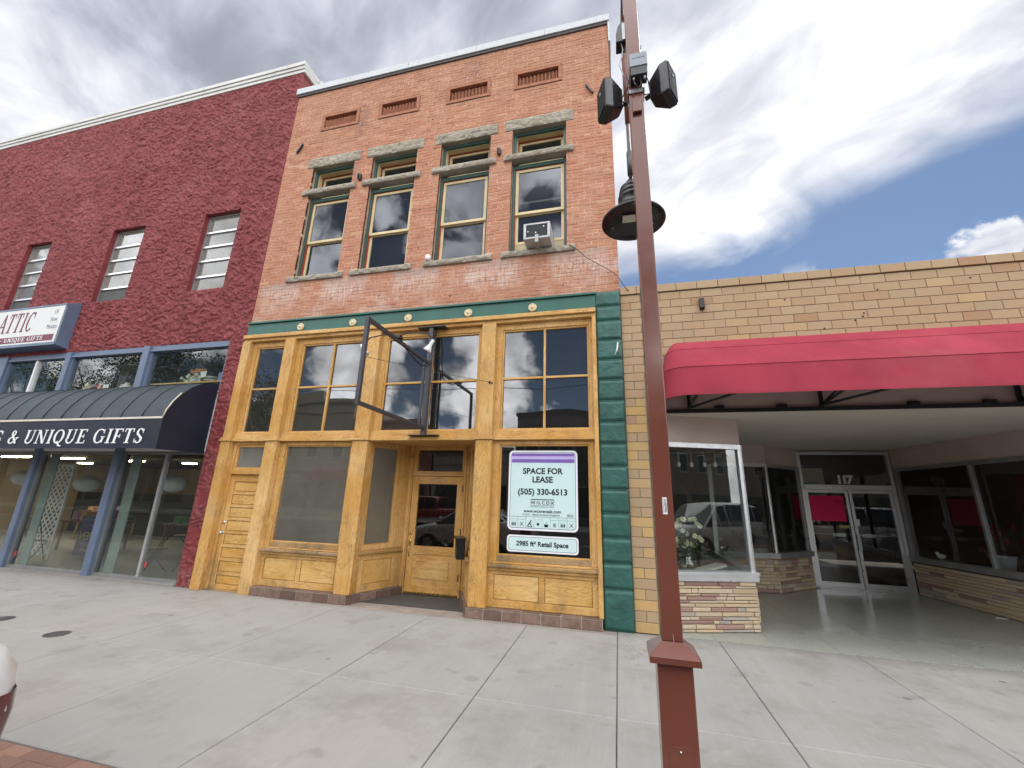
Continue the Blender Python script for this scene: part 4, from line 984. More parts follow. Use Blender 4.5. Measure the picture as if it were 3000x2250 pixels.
def sign_frame():
    t = thing('projecting_sign_frame', 'empty black steel frame of a projecting sign with two white spotlights above the shop entrance', 'sign frame', (-3.15, -.1, 2.66))
    X = -3.15
    m = MB(); w = .027
    m.box(X-w, X+w, -2.05, -2.0, 2.78, 3.975); m.box(X-w*.9, X+w*.9, -2.0, -.15, 3.925, 3.975); m.box(X-w*.9, X+w*.9, -2.0, -.15, 2.78, 2.83); m.box(X-w*.7, X+w*.7, -.32, -.285, 2.83, 3.925)
    part('outer_frame', m, steel, t, bevel=.003)
    part('pole', MB().box(X-.04, X+.04, -.15, -.07, 2.68, 4.62), steel, t, bevel=.004)
    part('top_plate', MB().box(X-.27, X+.27, -.17, -.02, 4.622, 4.638), black, t); part('bottom_plate', MB().box(X-.27, X+.27, -.16, -.02, 2.670, 2.682), black, t)
    part('junction_box', MB().box(X-.05, X+.05, -1.27, -1.17, 3.976, 4.03), black, t, bevel=.004)
    for sg, ex in ((-1, .62), (1, .58)):
        arm = [(X, -1.22, 4.02), (X+sg*.12, -1.22, 4.06), (X+sg*.30, -1.22, 4.06), (X+sg*.48, -1.22, 4.03), (X+sg*ex, -1.22, 3.92)]
        part('lamp_arm', MB().tube(arm, .010, 8), black, t)
        d = Matrix.Translation((X+sg*ex, -1.22, 3.92)) @ Matrix.Rotation(R(28*sg), 4, 'Y')
        h = MB().lathe([(.001, 0), (.022, -.0), (.026, -.05), (.024, -.085), (.03, -.10), (.062, -.175), (.060, -.185), (.001, -.178)], (0, 0, 0), 18).xf(d)
        part('spotlight', h, white_p, t)
    part('power_cable', MB().tube([(X, -1.15, 3.96), (X+.02, -.85, 3.86), (X+.03, -.5, 3.80), (X+.05, -.28, 3.84), (X+.07, -.16, 4.05), (X+.07, -.12, 4.35), (X+.06, -.06, 4.55)], .012, 8), black, t)
    wire = MB().tube([(X, -2.03, 3.42), (-2.6, -1.1, 3.47), (-2.03, -.13, 3.56)], .004, 5)
    part('guy_wire', wire, steel, t); part('insulator', MB().ball((-2.02, -.12, 3.56), .022, 8, 6).ball((-1.98, -.11, 3.55), .016, 8, 6), black, t)
    part('guy_wire', MB().tube([(X, -2.03, 3.42), (-3.8, -1.1, 3.47), (-4.35, -.13, 3.56)], .004, 5), steel, t)
sign_frame()

# ================================================================== RED STUCCO BUILDING
RB = thing('red_stucco_building', 'maroon stucco building with white coping and three tall narrow upper windows', 'building', (-14.5, 4.0, 0))
RWX = [(-9.42, -8.37), (-12.42, -11.31), (-15.62, -14.66)]
def red_building():
    x0, x1 = -21.5, -7.38; zt = 12.02
    holes = [(a, b, 6.05, 8.10) for a, b in RWX]
    def lines(lo, hi, step, extra):
        s = list(np.arange(lo, hi, step)) + [hi]
        s = [v for v in s if all(abs(v-e) > step*.4 for e in extra)] + list(extra)
        return np.array(sorted(set(np.round(s, 4))))
    def relief(X, Z):
        wx = X+.12*fbm(X*5, Z*5+3, 2); wz = Z+.12*fbm(X*5+9, Z*5, 2)
        n1 = fbm(wx*16, wz*22, 3, .5); n2 = 1-np.abs(fbm(wx*12+wz*4+40, wz*19-wx*7, 3, .5))*2.6
        n3 = fbm(wx*22+7, wz*26, 2, .5); return .020*np.clip(n1*2.6, -1, 1) + .022*np.clip(n2, 0, 1)**2 + .006*n3
    def sheet(xa, xb, za, zb, step, name, y=0.0, hl=()):
        xs = lines(xa, xb, step, [xa, xb]+[v for h in hl for v in h[:2] if xa < v < xb]); zs = lines(za, zb, step, [za, zb]+[v for h in hl for v in h[2:] if za < v < zb])
        X, Z = np.meshgrid(xs, zs); e = np.minimum(np.minimum(X-xa, xb-X), np.minimum(Z-za, zb-Z))
        for h in hl: e = np.minimum(e, np.maximum(np.maximum(h[0]-X, X-h[1]), np.maximum(h[2]-Z, Z-h[3])).clip(0))
        Y = y - relief(X, Z)*np.clip(e/.03, 0, 1)
        nx = len(xs); nz = len(zs)
        ii, jj = np.meshgrid(np.arange(nx-1), np.arange(nz-1)); xc = (xs[:-1]+xs[1:])/2; zc = (zs[:-1]+zs[1:])/2
        keep = np.ones(ii.shape, bool)
        for h in hl: keep &= ~((xc[ii] > h[0]) & (xc[ii] < h[1]) & (zc[jj] > h[2]) & (zc[jj] < h[3]))
        ii = ii[keep]; jj = jj[keep]
        F = np.stack([jj*nx+ii, jj*nx+ii+1, (jj+1)*nx+ii+1, (jj+1)*nx+ii], 1)
        V = np.stack([X.ravel(), Y.ravel(), Z.ravel()], 1)
        me = bpy.data.meshes.new(name); me.vertices.add(len(V)); me.vertices.foreach_set('co', V.ravel())
        me.loops.add(F.size); me.loops.foreach_set('vertex_index', F.ravel()); me.polygons.add(len(F))
        me.polygons.foreach_set('loop_start', np.arange(0, F.size, 4)); me.polygons.foreach_set('loop_total', np.full(len(F), 4))
        me.polygons.foreach_set('use_smooth', np.ones(len(F), bool)); me.materials.append(stuc); me.update(calc_edges=True)
        return link(name, me, RB)
    sheet(-13.0, x1-.0, 4.75, zt, .019, 'stucco_wall', hl=[h for h in holes[:2]])
    sheet(x0, -13.0, 4.75, zt, .026, 'stucco_wall', hl=[holes[2]])
    m = MB(); y0, y1 = .004, .35                    # masonry behind the render
    xs = [x0, RWX[2][0], RWX[2][1], RWX[1][0], RWX[1][1], RWX[0][0], RWX[0][1], x1-.002]
    for i in range(0, 8, 2): m.box(xs[i], xs[i+1], y0, y1, 4.75, zt)
    for a, b in RWX: m.box(a, b, y0, y1, 4.75, 6.03); m.box(a, b, y0, y1, 8.10, zt)
    part('masonry', m, stuc_s, RB)
    sheet(-7.80, -7.375, 0.0, 4.75, .02, 'stucco_pier', -.02)
    part('pier_core', MB().box(-7.80, -7.375, -.018, .35, 0, 4.749), stuc_s, RB)
    part('side_wall', MB().box(-7.55, -7.378, .36, 14.0, 0, 12.0).box(x0, x0+.2, .36, 14, 0, 12.0).box(x0, x1, 14.0, 14.2, 0, 12.0), stuc_s, RB)
    part('roof', MB().box(x0+.2, -7.55, .36, 14, 11.3, 11.4), grey_in, RB)
    # stepped white coping with side return
    for k, (a, b) in enumerate([(-21.6, -17.5), (-17.495, -13.9), (-13.895, -10.6), (-10.595, -7.33)]):
        m = MB(); m.box(a, b, -.03, .42, 12.021, 12.12); m.box(a, b, -.055, .44, 12.12, 12.215); m.box(a, b, -.08, .46, 12.215, 12.33)
        part('coping', m, cop_w, RB, bevel=.01)
    m = MB(); m.box(-7.62, -7.33, .46, 14.1, 12.002, 12.12); m.box(-7.64, -7.29, .46, 14.1, 12.12, 12.21); m.box(-7.66, -7.25, .47, 14.1, 12.21, 12.31)
    part('side_coping', m, cop_w, RB, bevel=.01)
    # upper windows
    for i, (a, b) in enumerate(RWX):
        yf = .10
        fr = MB(); w = .035; z0, z1 = 6.05, 8.09
        fr.box(a, a+w, yf, yf+.06, z0, z1); fr.box(b-w, b, yf, yf+.06, z0, z1); fr.box(a+w, b-w, yf, yf+.06, z1-w, z1); fr.box(a+w, b-w, yf, yf+.06, z0, z0+w)
        win = part('window', fr, alum_d, RB)
        bars = [7.63, 7.24, 6.86, 6.44]
        for z in bars: part('glazing_bar', MB().box(a+w, b-w, yf-.012, yf+.04, z-.022, z+.022), alum, win)
        zs = [z1-w]+[v for z in bars for v in (z+.022, z-.022)]+[z0+w]
        for k in range(5):
            last = k == 4 and i > 0
            part('dark_screen' if last else 'glass_pane', MB().box(a+w, b-w, yf+.02, yf+.025, zs[2*k+1], zs[2*k]), plain('grey_screen', (.10, .105, .10), .7) if last else g_frost, win)
        rv = MB(); rv.box(a-.001, a+.0, .0, .15, z0, z1)
    part('upper_room', MB().box(x0+.2, -7.56, 1.4, 1.45, 5.2, 11), grey_in, RB)
    part('upper_floor', MB().box(x0+.2, -7.56, .36, 13.9, 4.80, 5.0), dark_in, RB)
    # blue framed shopfront
    mull = [(-10.15, -9.965), (-12.56, -12.40), (-14.95, -14.6), (-17.4, -17.2)]
    for a, b in mull:
        part('mullion', MB().box(a, b, -.05, .15, 0.0, 4.745), blue_m, RB, bevel=.008)
    edges = [-7.80, -9.965, -10.15, -12.40, -12.56, -14.60, -14.95, -17.2]
    part('sill_ledge', MB().box(-20, -7.80, -.06, .3, 0.0, .035), conc, RB)
    for k in range(4):
        b, a = edges[2*k], edges[2*k+1]
        ft = MB(); ft.box(a, b, 0.0, .12, 4.66, 4.745); ft.box(a, b, -.03, .12, 4.61, 4.659); ft.box(a, a+.05, .0, .12, 3.72, 4.61); ft.box(b-.045, b, .0, .12, 3.72, 4.61); ft.box(a+.05, b-.045, .0, .12, 3.66, 3.72)
        cl = part('clerestory_window', ft, blue_m, RB, bevel=.004)
        part('glass_pane', MB().box(a+.05, b-.045, .05, .056, 3.72, 4.61), g_shop, cl)
        part('lower_board', MB().box(a, b, .02, .12, 2.42, 3.658), white_p, RB)
        lf = MB(); lf.box(a, a+.03, .02, .09, .09, 2.40); lf.box(b-.03, b, .02, .09, .09, 2.40); lf.box(a, b, .02, .09, .036, .09); lf.box(a+.03, b-.03, .02, .09, 2.36, 2.40)
        sw = part('shop_window', lf, alum_d, RB)
        if k in (0,):
            xm = -8.80; part('glazing_bar', MB().box(xm-.03, xm+.03, .015, .09, .09, 2.36), alum, sw)
            part('glass_pane', MB().box(a+.03, xm-.03, .05, .056, .09, 2.36), g_shop, sw); part('glass_pane', MB().box(xm+.03, b-.03, .05, .056, .09, 2.36), g_shop, sw)
            st = [(-8.70, .30)]
        else:
            part('glass_pane', MB().box(a+.03, b-.03, .05, .056, .09, 2.36), g_shop, sw)
            st = [(a+.12, .30)] if k == 1 else []
        for x, z in st: part('alarm_sticker', MB().prism([(x-.03, z+.05), (x+.03, z+.05), (x+.03, z-.02), (x, z-.06), (x-.03, z-.02)], 'y', .049, .047), plain('red_sticker', (.5, .05, .06), .5), sw)
    part('clerestory_bar', MB().box(-13.62, -13.56, .0, .1, 3.72, 4.61), white_p, RB)
    # interior
    part('shop_floor', MB().box(-21.3, -7.56, .15, 13.9, -.05, .02), plain('grey_floor', (.19, .185, .175), .5), RB)
    part('shop_ceiling', MB().box(-21.3, -7.56, .3, 13.9, 2.62, 2.70), plain('dark_ceiling', (.16, .14, .11), .9), RB)
    part('shop_back_wall', MB().box(-21.3, -7.56, 9.0, 9.1, .02, 2.6), tan_in, RB)
    part('inner_side_wall', MB().box(-7.62, -7.57, .36, 9.0, .02, 2.6), grey_in, RB)
    part('inner_side_wall', MB().box(-21.29, -21.2, .36, 9.0, .02, 2.6), tan_in, RB)
    part('counter_wall', MB().box(-21, -14.0, 6.0, 6.1, .02, 1.5), dark_in, RB)
    part('clerestory_back', MB().box(-21.3, -7.56, 1.3, 1.35, 2.71, 4.79), plain('loft_wall', (.11, .105, .095), .9), RB)
    part('display_shelf', MB().box(-12.38, -10.2, .12, .75, 3.80, 3.83), wood_old, RB); part('display_shelf', MB().box(-9.94, -7.82, .12, .75, 3.88, 3.91), wood_p, RB)
    for x in (-12.22, -9.80): part('pale_pillar', MB().box(x, x+.26, .10, .12, .04, 2.40), plain('pale_green_plaster', (.22, .26, .245), .8), RB)
    for x in (-12.2, -9.78): part('pale_pillar', MB().box(x, x+.28, .9, 1.2, 3.9, 4.78), grey_in, RB)
red_building()
def red_building_things():
    rr0 = random.Random(8)
    # navy dome awning
    t = thing('navy_awning', 'long navy curved awning lettered & UNIQUE GIFTS on the red building', 'awning', (-12, -.1, 2.4))
    xe = -7.87; xs = -21.0
    prof = [(0.0, 3.76), (-.18, 3.755), (-.36, 3.69), (-.53, 3.57), (-.67, 3.42), (-.79, 3.23), (-.87, 3.05), (-.90, 2.915)]
    k = 0; x = xe
    edges = []
    while x > xs: edges.append(x); x -= .52
    for a, b in zip(edges[:-1], edges[1:]):
        m = MB(); n = len(prof)
        nx = 5
        vs = []
        for i in range(nx):
            u = i/(nx-1); xx = a+(b-a)*u; sag = .012*math.sin(math.pi*u)
            for j, (y, z) in enumerate(prof):
                s = math.sin(math.pi*j/(n-1)); vs.append((xx, y+sag*s, z-sag*s))
        fs = [(i*n+j, (i+1)*n+j, (i+1)*n+j+1, i*n+j+1) for i in range(nx-1) for j in range(n-1)]
        m._add(vs, fs, smooth=True)
        part('canopy_panel', m, navy, t)
        part('canopy_rib', MB().tube([(b, y-.004, z+.004) for y, z in prof], .007, 5), navy, t)
    part('cream_piping', MB().box(xs, xe+.002, -.914, -.898, 2.905, 2.94).tube([(xe, y-.008, z+.01) for y, z in prof[4:]], .012, 5), plain('cream_piping', (.66, .6, .5), .6), t)
    vm = MB(); n = 60; pts = []
    for i in range(n+1):
        xx = xs+(xe-xs)*i/n; w = .006*math.sin(i*1.7)
        pts += [(xx, -.902+w*.3, 2.90), (xx, -.904-w, 2.62), (xx, -.90+w, 2.37)]
    vm._add(pts, [(3*i+j, 3*i+3+j, 3*i+4+j, 3*i+1+j) for i in range(n) for j in range(2)], smooth=True)
    part('valance', vm, navy_d, t)
    part('end_panel', MB().prism([(0, 2.38)]+[(y, z) for y, z in prof]+[(-.90, 2.36)], 'x', xe, xe+.012), navy_d, t)
    part('awning_frame', MB().tube([(xs, -.88, 2.39), (xe, -.88, 2.39)], .014, 6).tube([(xe-.02, -.88, 2.39), (xe-.02, -.02, 2.42)], .014, 6).tube([(xe-.02, -.02, 3.6), (-7.80, -.02, 3.6)], .014, 6), black, t)
    # serif lettering built stroke by stroke
    TH, TN = .17, .08
    def rect(x0, y0, x1, y1): return [[(x0, y0), (x1, y0), (x1, y1), (x0, y1)]]
    def stem(x, y0, y1, w, x2=None):
        x2 = x if x2 is None else x2; return [[(x-w/2, y0), (x+w/2, y0), (x2+w/2, y1), (x2-w/2, y1)]]
    def serif(x, y, w=.34, h=.06): return rect(x-w/2, y, x+w/2, y+h)
    def arc(cx, cy, rx, ry, a0, a1, tk=TH, tn=TN, n=18):
        q = []
        for i in range(n):
            P4 = []
            for a, s in ((a0+(a1-a0)*i/n, 1), (a0+(a1-a0)*(i+1)/n, 1), (a0+(a1-a0)*(i+1)/n, -1), (a0+(a1-a0)*i/n, -1)):
                r = R(a); th = tn+(tk-tn)*abs(math.cos(r)); P4.append((cx+math.cos(r)*(rx-th/2+s*th/2), cy+math.sin(r)*(ry-tn/2+s*tn/2)))
            q.append(P4)
        return q
    GL = {
     'I': (stem(.2, 0, 1, TH)+serif(.2, 0)+serif(.2, .94), .42),
     'U': (stem(.2, .33, 1, TH)+stem(.68, .33, 1, TN)+arc(.4, .33, .32, .35, 180, 360, .13, .1)+serif(.2, .94)+serif(.67, .94, .26), .88),
     'N': (stem(.16, 0, 1, TN)+stem(.74, 0, 1, TN)+stem(.72, 0, 1, TH, .18)+serif(.16, 0, .28)+serif(.1, .94, .24)+serif(.74, .94, .28), .95),
     'Q': (arc(.43, .5, .41, .51, 0, 360, TH, TN, 26)+[[(.36, .12), (.46, .18), (.72, -.14), (.60, -.2)], [(.6, -.2), (.72, -.14), (.88, -.12), (.84, -.22)]], .92),
     'E': (stem(.2, 0, 1, TH)+serif(.16, 0, .3)+serif(.16, .94, .3)+rect(.2, .93, .66, 1)+rect(.2, .47, .52, .54)+rect(.2, 0, .68, .07)+rect(.6, .80, .66, .95)+rect(.47, .38, .53, .63)+rect(.63, 0.02, .69, .22), .78),
     'F': (stem(.2, 0, 1, TH)+serif(.2, 0, .36)+serif(.16, .94, .3)+rect(.2, .93, .66, 1)+rect(.2, .45, .52, .52)+rect(.6, .78, .66, .95)+rect(.47, .36, .53, .61), .72),
     'T': (stem(.36, 0, 1, TH)+serif(.36, 0, .36)+rect(.04, .93, .70, 1)+rect(.04, .76, .10, .93)+rect(.64, .76, .70, .93), .76),
     'G': (arc(.43, .5, .41, .51, 50, 320, TH, TN, 22)+stem(.72, .06, .46, .13)+serif(.72, .42, .3)+rect(.68, .68, .74, .98), .92),
     'C': (arc(.43, .5, .41, .51, 50, 315, TH, TN, 22)+rect(.66, .68, .72, .98), .80),
     'S': (arc(.34, .74, .25, .27, 20, 250, .15, .08, 14)+arc(.34, .25, .27, .26, -160, 70, .15, .08, 14)+[[(.16, .62), (.25, .70), (.56, .36), (.46, .28)]]+rect(.54, .68, .59, .96)+rect(.05, .03, .10, .32), .66),
     'A': (stem(.08, 0, 1, TN, .42)+stem(.70, 0, 1, TH, .42)+rect(.2, .32, .6, .38)+serif(.08, 0, .28)+serif(.72, 0, .32), .84),
     'Y': (stem(.40, 0, .5, TH)+stem(.40, .45, 1, TH, .12)+stem(.40, .45, 1, TN, .70)+serif(.4, 0, .34)+serif(.12, .94, .32)+serif(.7, .94, .26), .82),
     '&': (arc(.36, .77, .19, .23, 0, 360, .13, .08, 16)+arc(.33, .25, .29, .26, 60, 340, .15, .08, 18)+[[(.20, .66), (.32, .74), (.82, .04), (.68, 0)], [(.55, .15), (.62, .10), (.82, .44), (.74, .46)]]+serif(.76, .42, .26), .92),
     ' ': ([], .38), '.': (rect(.05, .38, .2, .54), .34)}
    def lettering(name, s, x0, z0, h, wscale, shear, y, mat, par, outline=None, sp=.06):
        x = 0
        for ch in s:
            polys, adv = GL[ch]
            if polys:
                m = MB()
                for i, p in enumerate(polys):
                    pp = [(x0+((px+x)*h*wscale)+shear*pz*h, z0+pz*h) for px, pz in p]
                    ar = sum(pp[k][0]*pp[(k+1) % len(pp)][1]-pp[(k+1) % len(pp)][0]*pp[k][1] for k in range(len(pp)))
                    m.prism(pp, 'y', y, y-.003-.00004*i)
                part(name, m, mat, par)
            x += adv+sp
        return x*h*wscale
    lettering('letter', '& UNIQUE GIFTS', -11.75, 2.462, .265, 1.24, .10, -.908, white_p, t)
    lettering('letter', 'S', -12.16, 2.462, .265, 1.24, .10, -.908, white_p, t)
    # box sign
    s = thing('box_sign', 'slate blue box sign with white face lettered ATTIC above the navy awning', 'sign', (-15, -.1, 4.84))
    xr = -12.655; xl = -19.5
    part('sign_case', MB()._add([(xl, 0, 4.84), (xr, 0, 4.84), (xr, -.26, 4.875), (xl, -.26, 4.875), (xl, 0, 6.06), (xr, 0, 6.06), (xr, -.26, 5.92), (xl, -.26, 5.92)],
                                [(0, 1, 2, 3), (4, 7, 6, 5), (3, 2, 6, 7), (1, 5, 6, 2), (0, 3, 7, 4)]), blue_m, s)
    part('sign_face', MB().box(xl, xr-.05, -.272, -.262, 4.94, 5.88), sign_w, s)
    part('sign_rim', MB().box(xl, xr, -.28, -.261, 5.882, 5.925).box(xl, xr, -.28, -.261, 4.87, 4.938), blue_m, s)
    lettering('letter', 'Y ATTIC', -15.30, 5.27, .51, .60, .06, -.273, maroon, s, sp=.10)
    gi = plain('grey_print', (.25, .25, .27), .6)
    for w_, z in (('Of', 5.72), ('New', 5.53), ('Mexico', 5.34)): text('lettering', w_, .17, gi, s, (-12.95, -.274, z), .001, 0, xs=.7)
    part('maroon_band', MB().box(-18.5, -12.78, -.275, -.2725, 4.985, 5.145), maroon, s)
    lettering('letter', '. UNIQUE GIFTS', -14.60, 5.015, .105, 1.34, .05, -.2755, white_p, s, sp=.08)
    # paper lanterns, tubes, lattice, board, table and chairs inside
    lab = ['round white paper lantern seen through the window beside the red pier', 'round white paper lantern behind the middle shop window', 'round white paper lantern at the left edge of the photo']
    for (x, z), l in zip([(-9.70, 1.80), (-12.38, 1.76), (-14.60, 1.86)], lab):
        b = MB(); rg = 12; pr = []
        for i in range(25): a = math.pi*i/24; r = .245*math.sin(a)+(.004 if i % 2 else 0); pr.append((max(r, .02), -.19*math.cos(a)))
        b.lathe(pr, (0, 0, 0), 20)
        tt = thing('paper_lantern', l, 'lantern', (x, 1.0, z), 0, 'paper lanterns hanging in the gift shop')
        part('shade', b, plain('rice_paper', (.88, .88, .86), .8, var=.05), tt, world=False); part('cord', MB().tube([(0, 0, .19), (0, 0, .84)], .003, 5), black, tt, world=False)
    spots = [((-16.8, 3.0, 2.53), 1.2, 'fluorescent tube fitting high behind the middle shop window'), ((-15.4, 3.8, 2.53), 1.1, 'second fluorescent tube fitting, right of the lattice panel'), ((-18.2, 2.6, 2.53), 1.6, 'long fluorescent tube fitting at far left of the gift shop'),
             ((-19.4, 5.0, 2.53), .6, 'short distant fluorescent fitting above the lattice panel'), ((-13.9, 4.6, 2.53), .5, 'small fluorescent fitting seen left of the pale window bar')]
    for p, l, lb in spots:
        tt = thing('ceiling_light', lb, 'light', p, 0, 'fluorescent fittings in the gift shop')
        part('housing', MB().box(-l/2, l/2, -.12, .12, .02, .085), white_p, tt, world=False); part('tube', MB().box(-l/2+.02, l/2-.02, -.08, .08, -.01, .018), fluo, tt, world=False)
    la = MB(); X0, X1, Y0, Z0, Z1 = -13.70, -12.98, 1.0, .10, 2.16; w = .035
    st = .115; import itertools
    def clip(xa, za, xb, zb):
        ts = [0, 1]; dx, dz = xb-xa, zb-za; t0, t1 = 0.0, 1.0
        for p, q in ((-dx, xa-X0), (dx, X1-xa), (-dz, za-Z0), (dz, Z1-za)):
            if abs(p) < 1e-9:
                if q < 0: return None
                continue
            r = q/p
            if p < 0: t0 = max(t0, r)
            else: t1 = min(t1, r)
        return None if t0 >= t1 else ((xa+dx*t0, za+dz*t0), (xa+dx*t1, za+dz*t1))
    lt = thing('lattice_panel', 'tall white diagonal lattice panel standing inside the middle shop window', 'trellis', (-13.34, 1.0, .02))
    k = -20
    c = X0-(Z1-Z0)
    while c < X1+(Z1-Z0):
        for sg, yy in ((1, Y0), (-1, Y0+.012)):
            r = clip(c, Z0, c+sg*3, Z0+3)
            if r:
                (a, b), (d, e) = r; off = w/2/math.sqrt(2)
                part('slat', MB().prism([(a-off, b+off*sg), (a+off, b-off*sg), (d+off, e-off*sg), (d-off, e+off*sg)], 'y', yy, yy+.01), white_p, lt)
        c += st*1.414
    part('edge_frame', MB().box(X0-.02, X0+.02, Y0-.006, Y0+.03, .02, Z1).box(X1-.02, X1+.02, Y0-.006, Y0+.03, .02, Z1).box(X0, X1, Y0-.006, Y0+.03, Z1, Z1+.04), white_p, lt)
    ob = thing('open_board', 'purple sandwich board with yellow OPEN lettering in reverse inside the shop', 'sign', (-12.75, 1.6, .02))
    part('front_panel', MB().box(-13.15, -12.35, 1.58, 1.60, .05, .98), plain('purple_board', (.05, .035, .13), .5), ob); part('rear_panel', MB().box(-13.15, -12.35, 1.9, 1.92, .05, .9), black, ob)
    yl = plain('yellow_print', (.42, .40, .10), .6); pl = plain('pale_purple_print', (.2, .18, .32), .6)
    text('lettering', 'OPEN', .26, yl, ob, (-12.75, 1.578, .50), .001, .004, mirror=True)
    for z, w_ in ((.88, 'UNITED'), (.76, 'PITY ATTIC')): text('lettering', w_, .10, pl, ob, (-12.75, 1.578, z), .001, 0, mirror=True)
    for z in (.30, .18): text('lettering', 'MON-SAT', .10, yl, ob, (-12.75, 1.578, z), .001, 0, mirror=True)
    tb = thing('bistro_table', 'small round black metal bistro table near the window right of the pale bar', 'table', (-9.1, 1.25, .02))
    part('tabletop', MB().lathe([(.001, .71), (.36, .71), (.37, .70), (.36, .685), (.001, .685)], (0, 0, 0), 24), black, tb, world=False)
    for k in range(3):
        a = 2*math.pi*k/3+.4; part('leg', MB().tube([(.28*math.cos(a+2), .28*math.sin(a+2), .685), (0, 0, .38), (.3*math.cos(a), .3*math.sin(a), 0)], .011, 6), black, tb, world=False)
    def chair(x, y, rz, lb):
        t = thing('bistro_chair', lb, 'chair', (x, y, .02), rz, 'folding bistro chairs in the gift shop')
        part('seat', MB().lathe([(.001, .45), (.18, .45), (.19, .44), (.18, .43), (.001, .43)], (0, 0, 0), 18), black, t, world=False)
        for s in (-1, 1):
            part('leg', MB().tube([(s*.17, .17, 0), (s*.17, -.02, .44), (s*.17, -.17, .86)], .010, 6), black, t, world=False); part('leg', MB().tube([(s*.15, -.2, 0), (s*.15, .14, .44)], .010, 6), black, t, world=False)
        bk = MB(); bk.tube([(-.17, -.17, .86), (-.09, -.18, .93), (.09, -.18, .93), (.17, -.17, .86)], .010, 6)
        for q in (-.1, -.03, .04, .1): bk.tube([(q, -.13, .62), (q*.6, -.175, .9)], .006, 5)
        bk.tube([(-.17, -.10, .62), (.17, -.10, .62)], .008, 5); part('backrest', bk, black, t, world=False)
    chair(-9.55, .85, 2.6, 'folding bistro chair on the left of the small round table'); chair(-8.55, 1.1, -2.2, 'folding bistro chair between the round table and the red pier'); chair(-13.1, .75, .3, 'folding chair standing before the white lattice panel')
    tcol = [plain('table_cloth_%s' % n, c, .8) for n, c in (('wine', (.14, .03, .03)), ('oak', (.30, .20, .11)), ('green', (.05, .10, .06)))]
    for k, (x, y, lb) in enumerate([(-11.3, 3.2, 'low oak display table in the middle of the gift shop'), (-14.2, 2.6, 'wine coloured display table left of the lattice panel'), (-16.6, 4.4, 'green display table far inside the gift shop')]):
        tt = thing('display_table', lb, 'table', (x, y, .02), 0, 'display tables in the gift shop')
        part('tabletop', MB().box(-.8, .8, -.4, .4, .72, .76), tcol[(1, 0, 2)[k]], tt, world=False)
        for a in (-.75, .70):
            for b in (-.36, .31): part('leg', MB().box(a, a+.05, b, b+.05, 0, .72), tcol[1], tt, world=False)
        for q in range(5):
            xx = x-.7+q*.32; hh = rr0.uniform(.12, .34); solo('gift_box', MB().box(xx, xx+rr0.uniform(.14, .26), y-.2, y+.1, .782, .782+hh), plain('box_colour_%d%d' % (k, q), (rr0.uniform(.1, .6), rr0.uniform(.1, .5), rr0.uniform(.08, .45)), .6), ('first', 'second', 'third', 'fourth', 'fifth')[q]+' gift box from the left on the '+('oak', 'wine coloured', 'green')[k]+' display table', 'box', (xx, y, .782), 'gift boxes on the display tables')
    # things on the clerestory shelves
    rr = random.Random(11)
    def small(nm, mb, mat, lb, cat, loc, gr=None): solo(nm, mb, mat, lb, cat, loc, gr)
    cols = [plain('book_cover_%s' % n, c, .6) for n, c in (('red', (.35, .08, .08)), ('cream', (.55, .48, .36)), ('tan', (.35, .26, .16)), ('grey', (.28, .28, .28)))]
    for k in range(5):
        x = -12.18+k*.045; small('book', MB().box(x, x+.035, .25, .42, 3.831, 4.02+rr.uniform(0, .04)), cols[(1, 1, 2, 1, 3)[k]], ('leftmost', 'second', 'third', 'fourth', 'fifth')[k]+' upright pale book from the left on the first clerestory shelf', 'book', (x, .33, 3.831), 'books on the clerestory shelf')
    for k in range(4):
        x = -11.88+k*.05; small('book', MB().box(x, x+.04, .3, .46, 3.831, 4.04), cols[(0, 0, 1, 0)[k]], ('leftmost', 'second', 'third', 'rightmost')[k]+' of the four reddish books beside the pale books', 'book', (x, .38, 3.831), 'reddish books on the clerestory shelf')
    small('card', MB().box(-11.5, -11.33, .22, .225, 3.831, 3.98), white_p, 'small white card standing on the left clerestory shelf', 'card', (-11.42, .22, 3.831))
    small('vase', MB().lathe([(.001, 0), (.08, .0), (.13, .07), (.12, .13), (.05, .17), (.055, .2)], (-10.95, .35, 3.831), 16), plain('white_ceramic', (.62, .6, .56), .3), 'squat white jar near the middle of the left clerestory shelf', 'jar', (-10.95, .35, 3.831))
    small('basket', MB().lathe([(.001, 0), (.1, 0), (.14, .1), (.135, .1)], (-10.62, .38, 3.831), 14).tube([(-10.75, .38, 3.93), (-10.70, .38, 4.06), (-10.62, .38, 4.1), (-10.54, .38, 4.06), (-10.49, .38, 3.93)], .012, 6), cols[2], 'small wicker basket with hoop handle on the left clerestory shelf', 'basket', (-10.62, .38, 3.831))
    small('framed_card', MB().box(-10.40, -10.22, .3, .32, 3.831, 4.06), white_p, 'white card by the blue mullion on the left clerestory shelf', 'card', (-10.3, .3, 3.831))
    m = MB()
    for k in range(60): m.ico((-9.05+rr.gauss(0, .10), .38+rr.gauss(0, .06), 4.0+rr.uniform(-.08, .13)), .04, rr.random(), .2, rr)
    small('flower_bunch', m, plain('white_flowers', (.58, .6, .5), .7), 'bunch of white flowers on the right clerestory shelf', 'flowers', (-9.05, .38, 3.911))
    m = MB()
    for k in range(10): m.ico((-9.0+rr.gauss(0, .09), .38, 4.22+rr.uniform(-.03, .04)), .05, rr.random(), .2, rr)
    small('pumpkin', m, plain('orange_squash', (.55, .24, .05), .6), 'cluster of orange gourds above the white flowers', 'gourds', (-9.0, .38, 4.2))
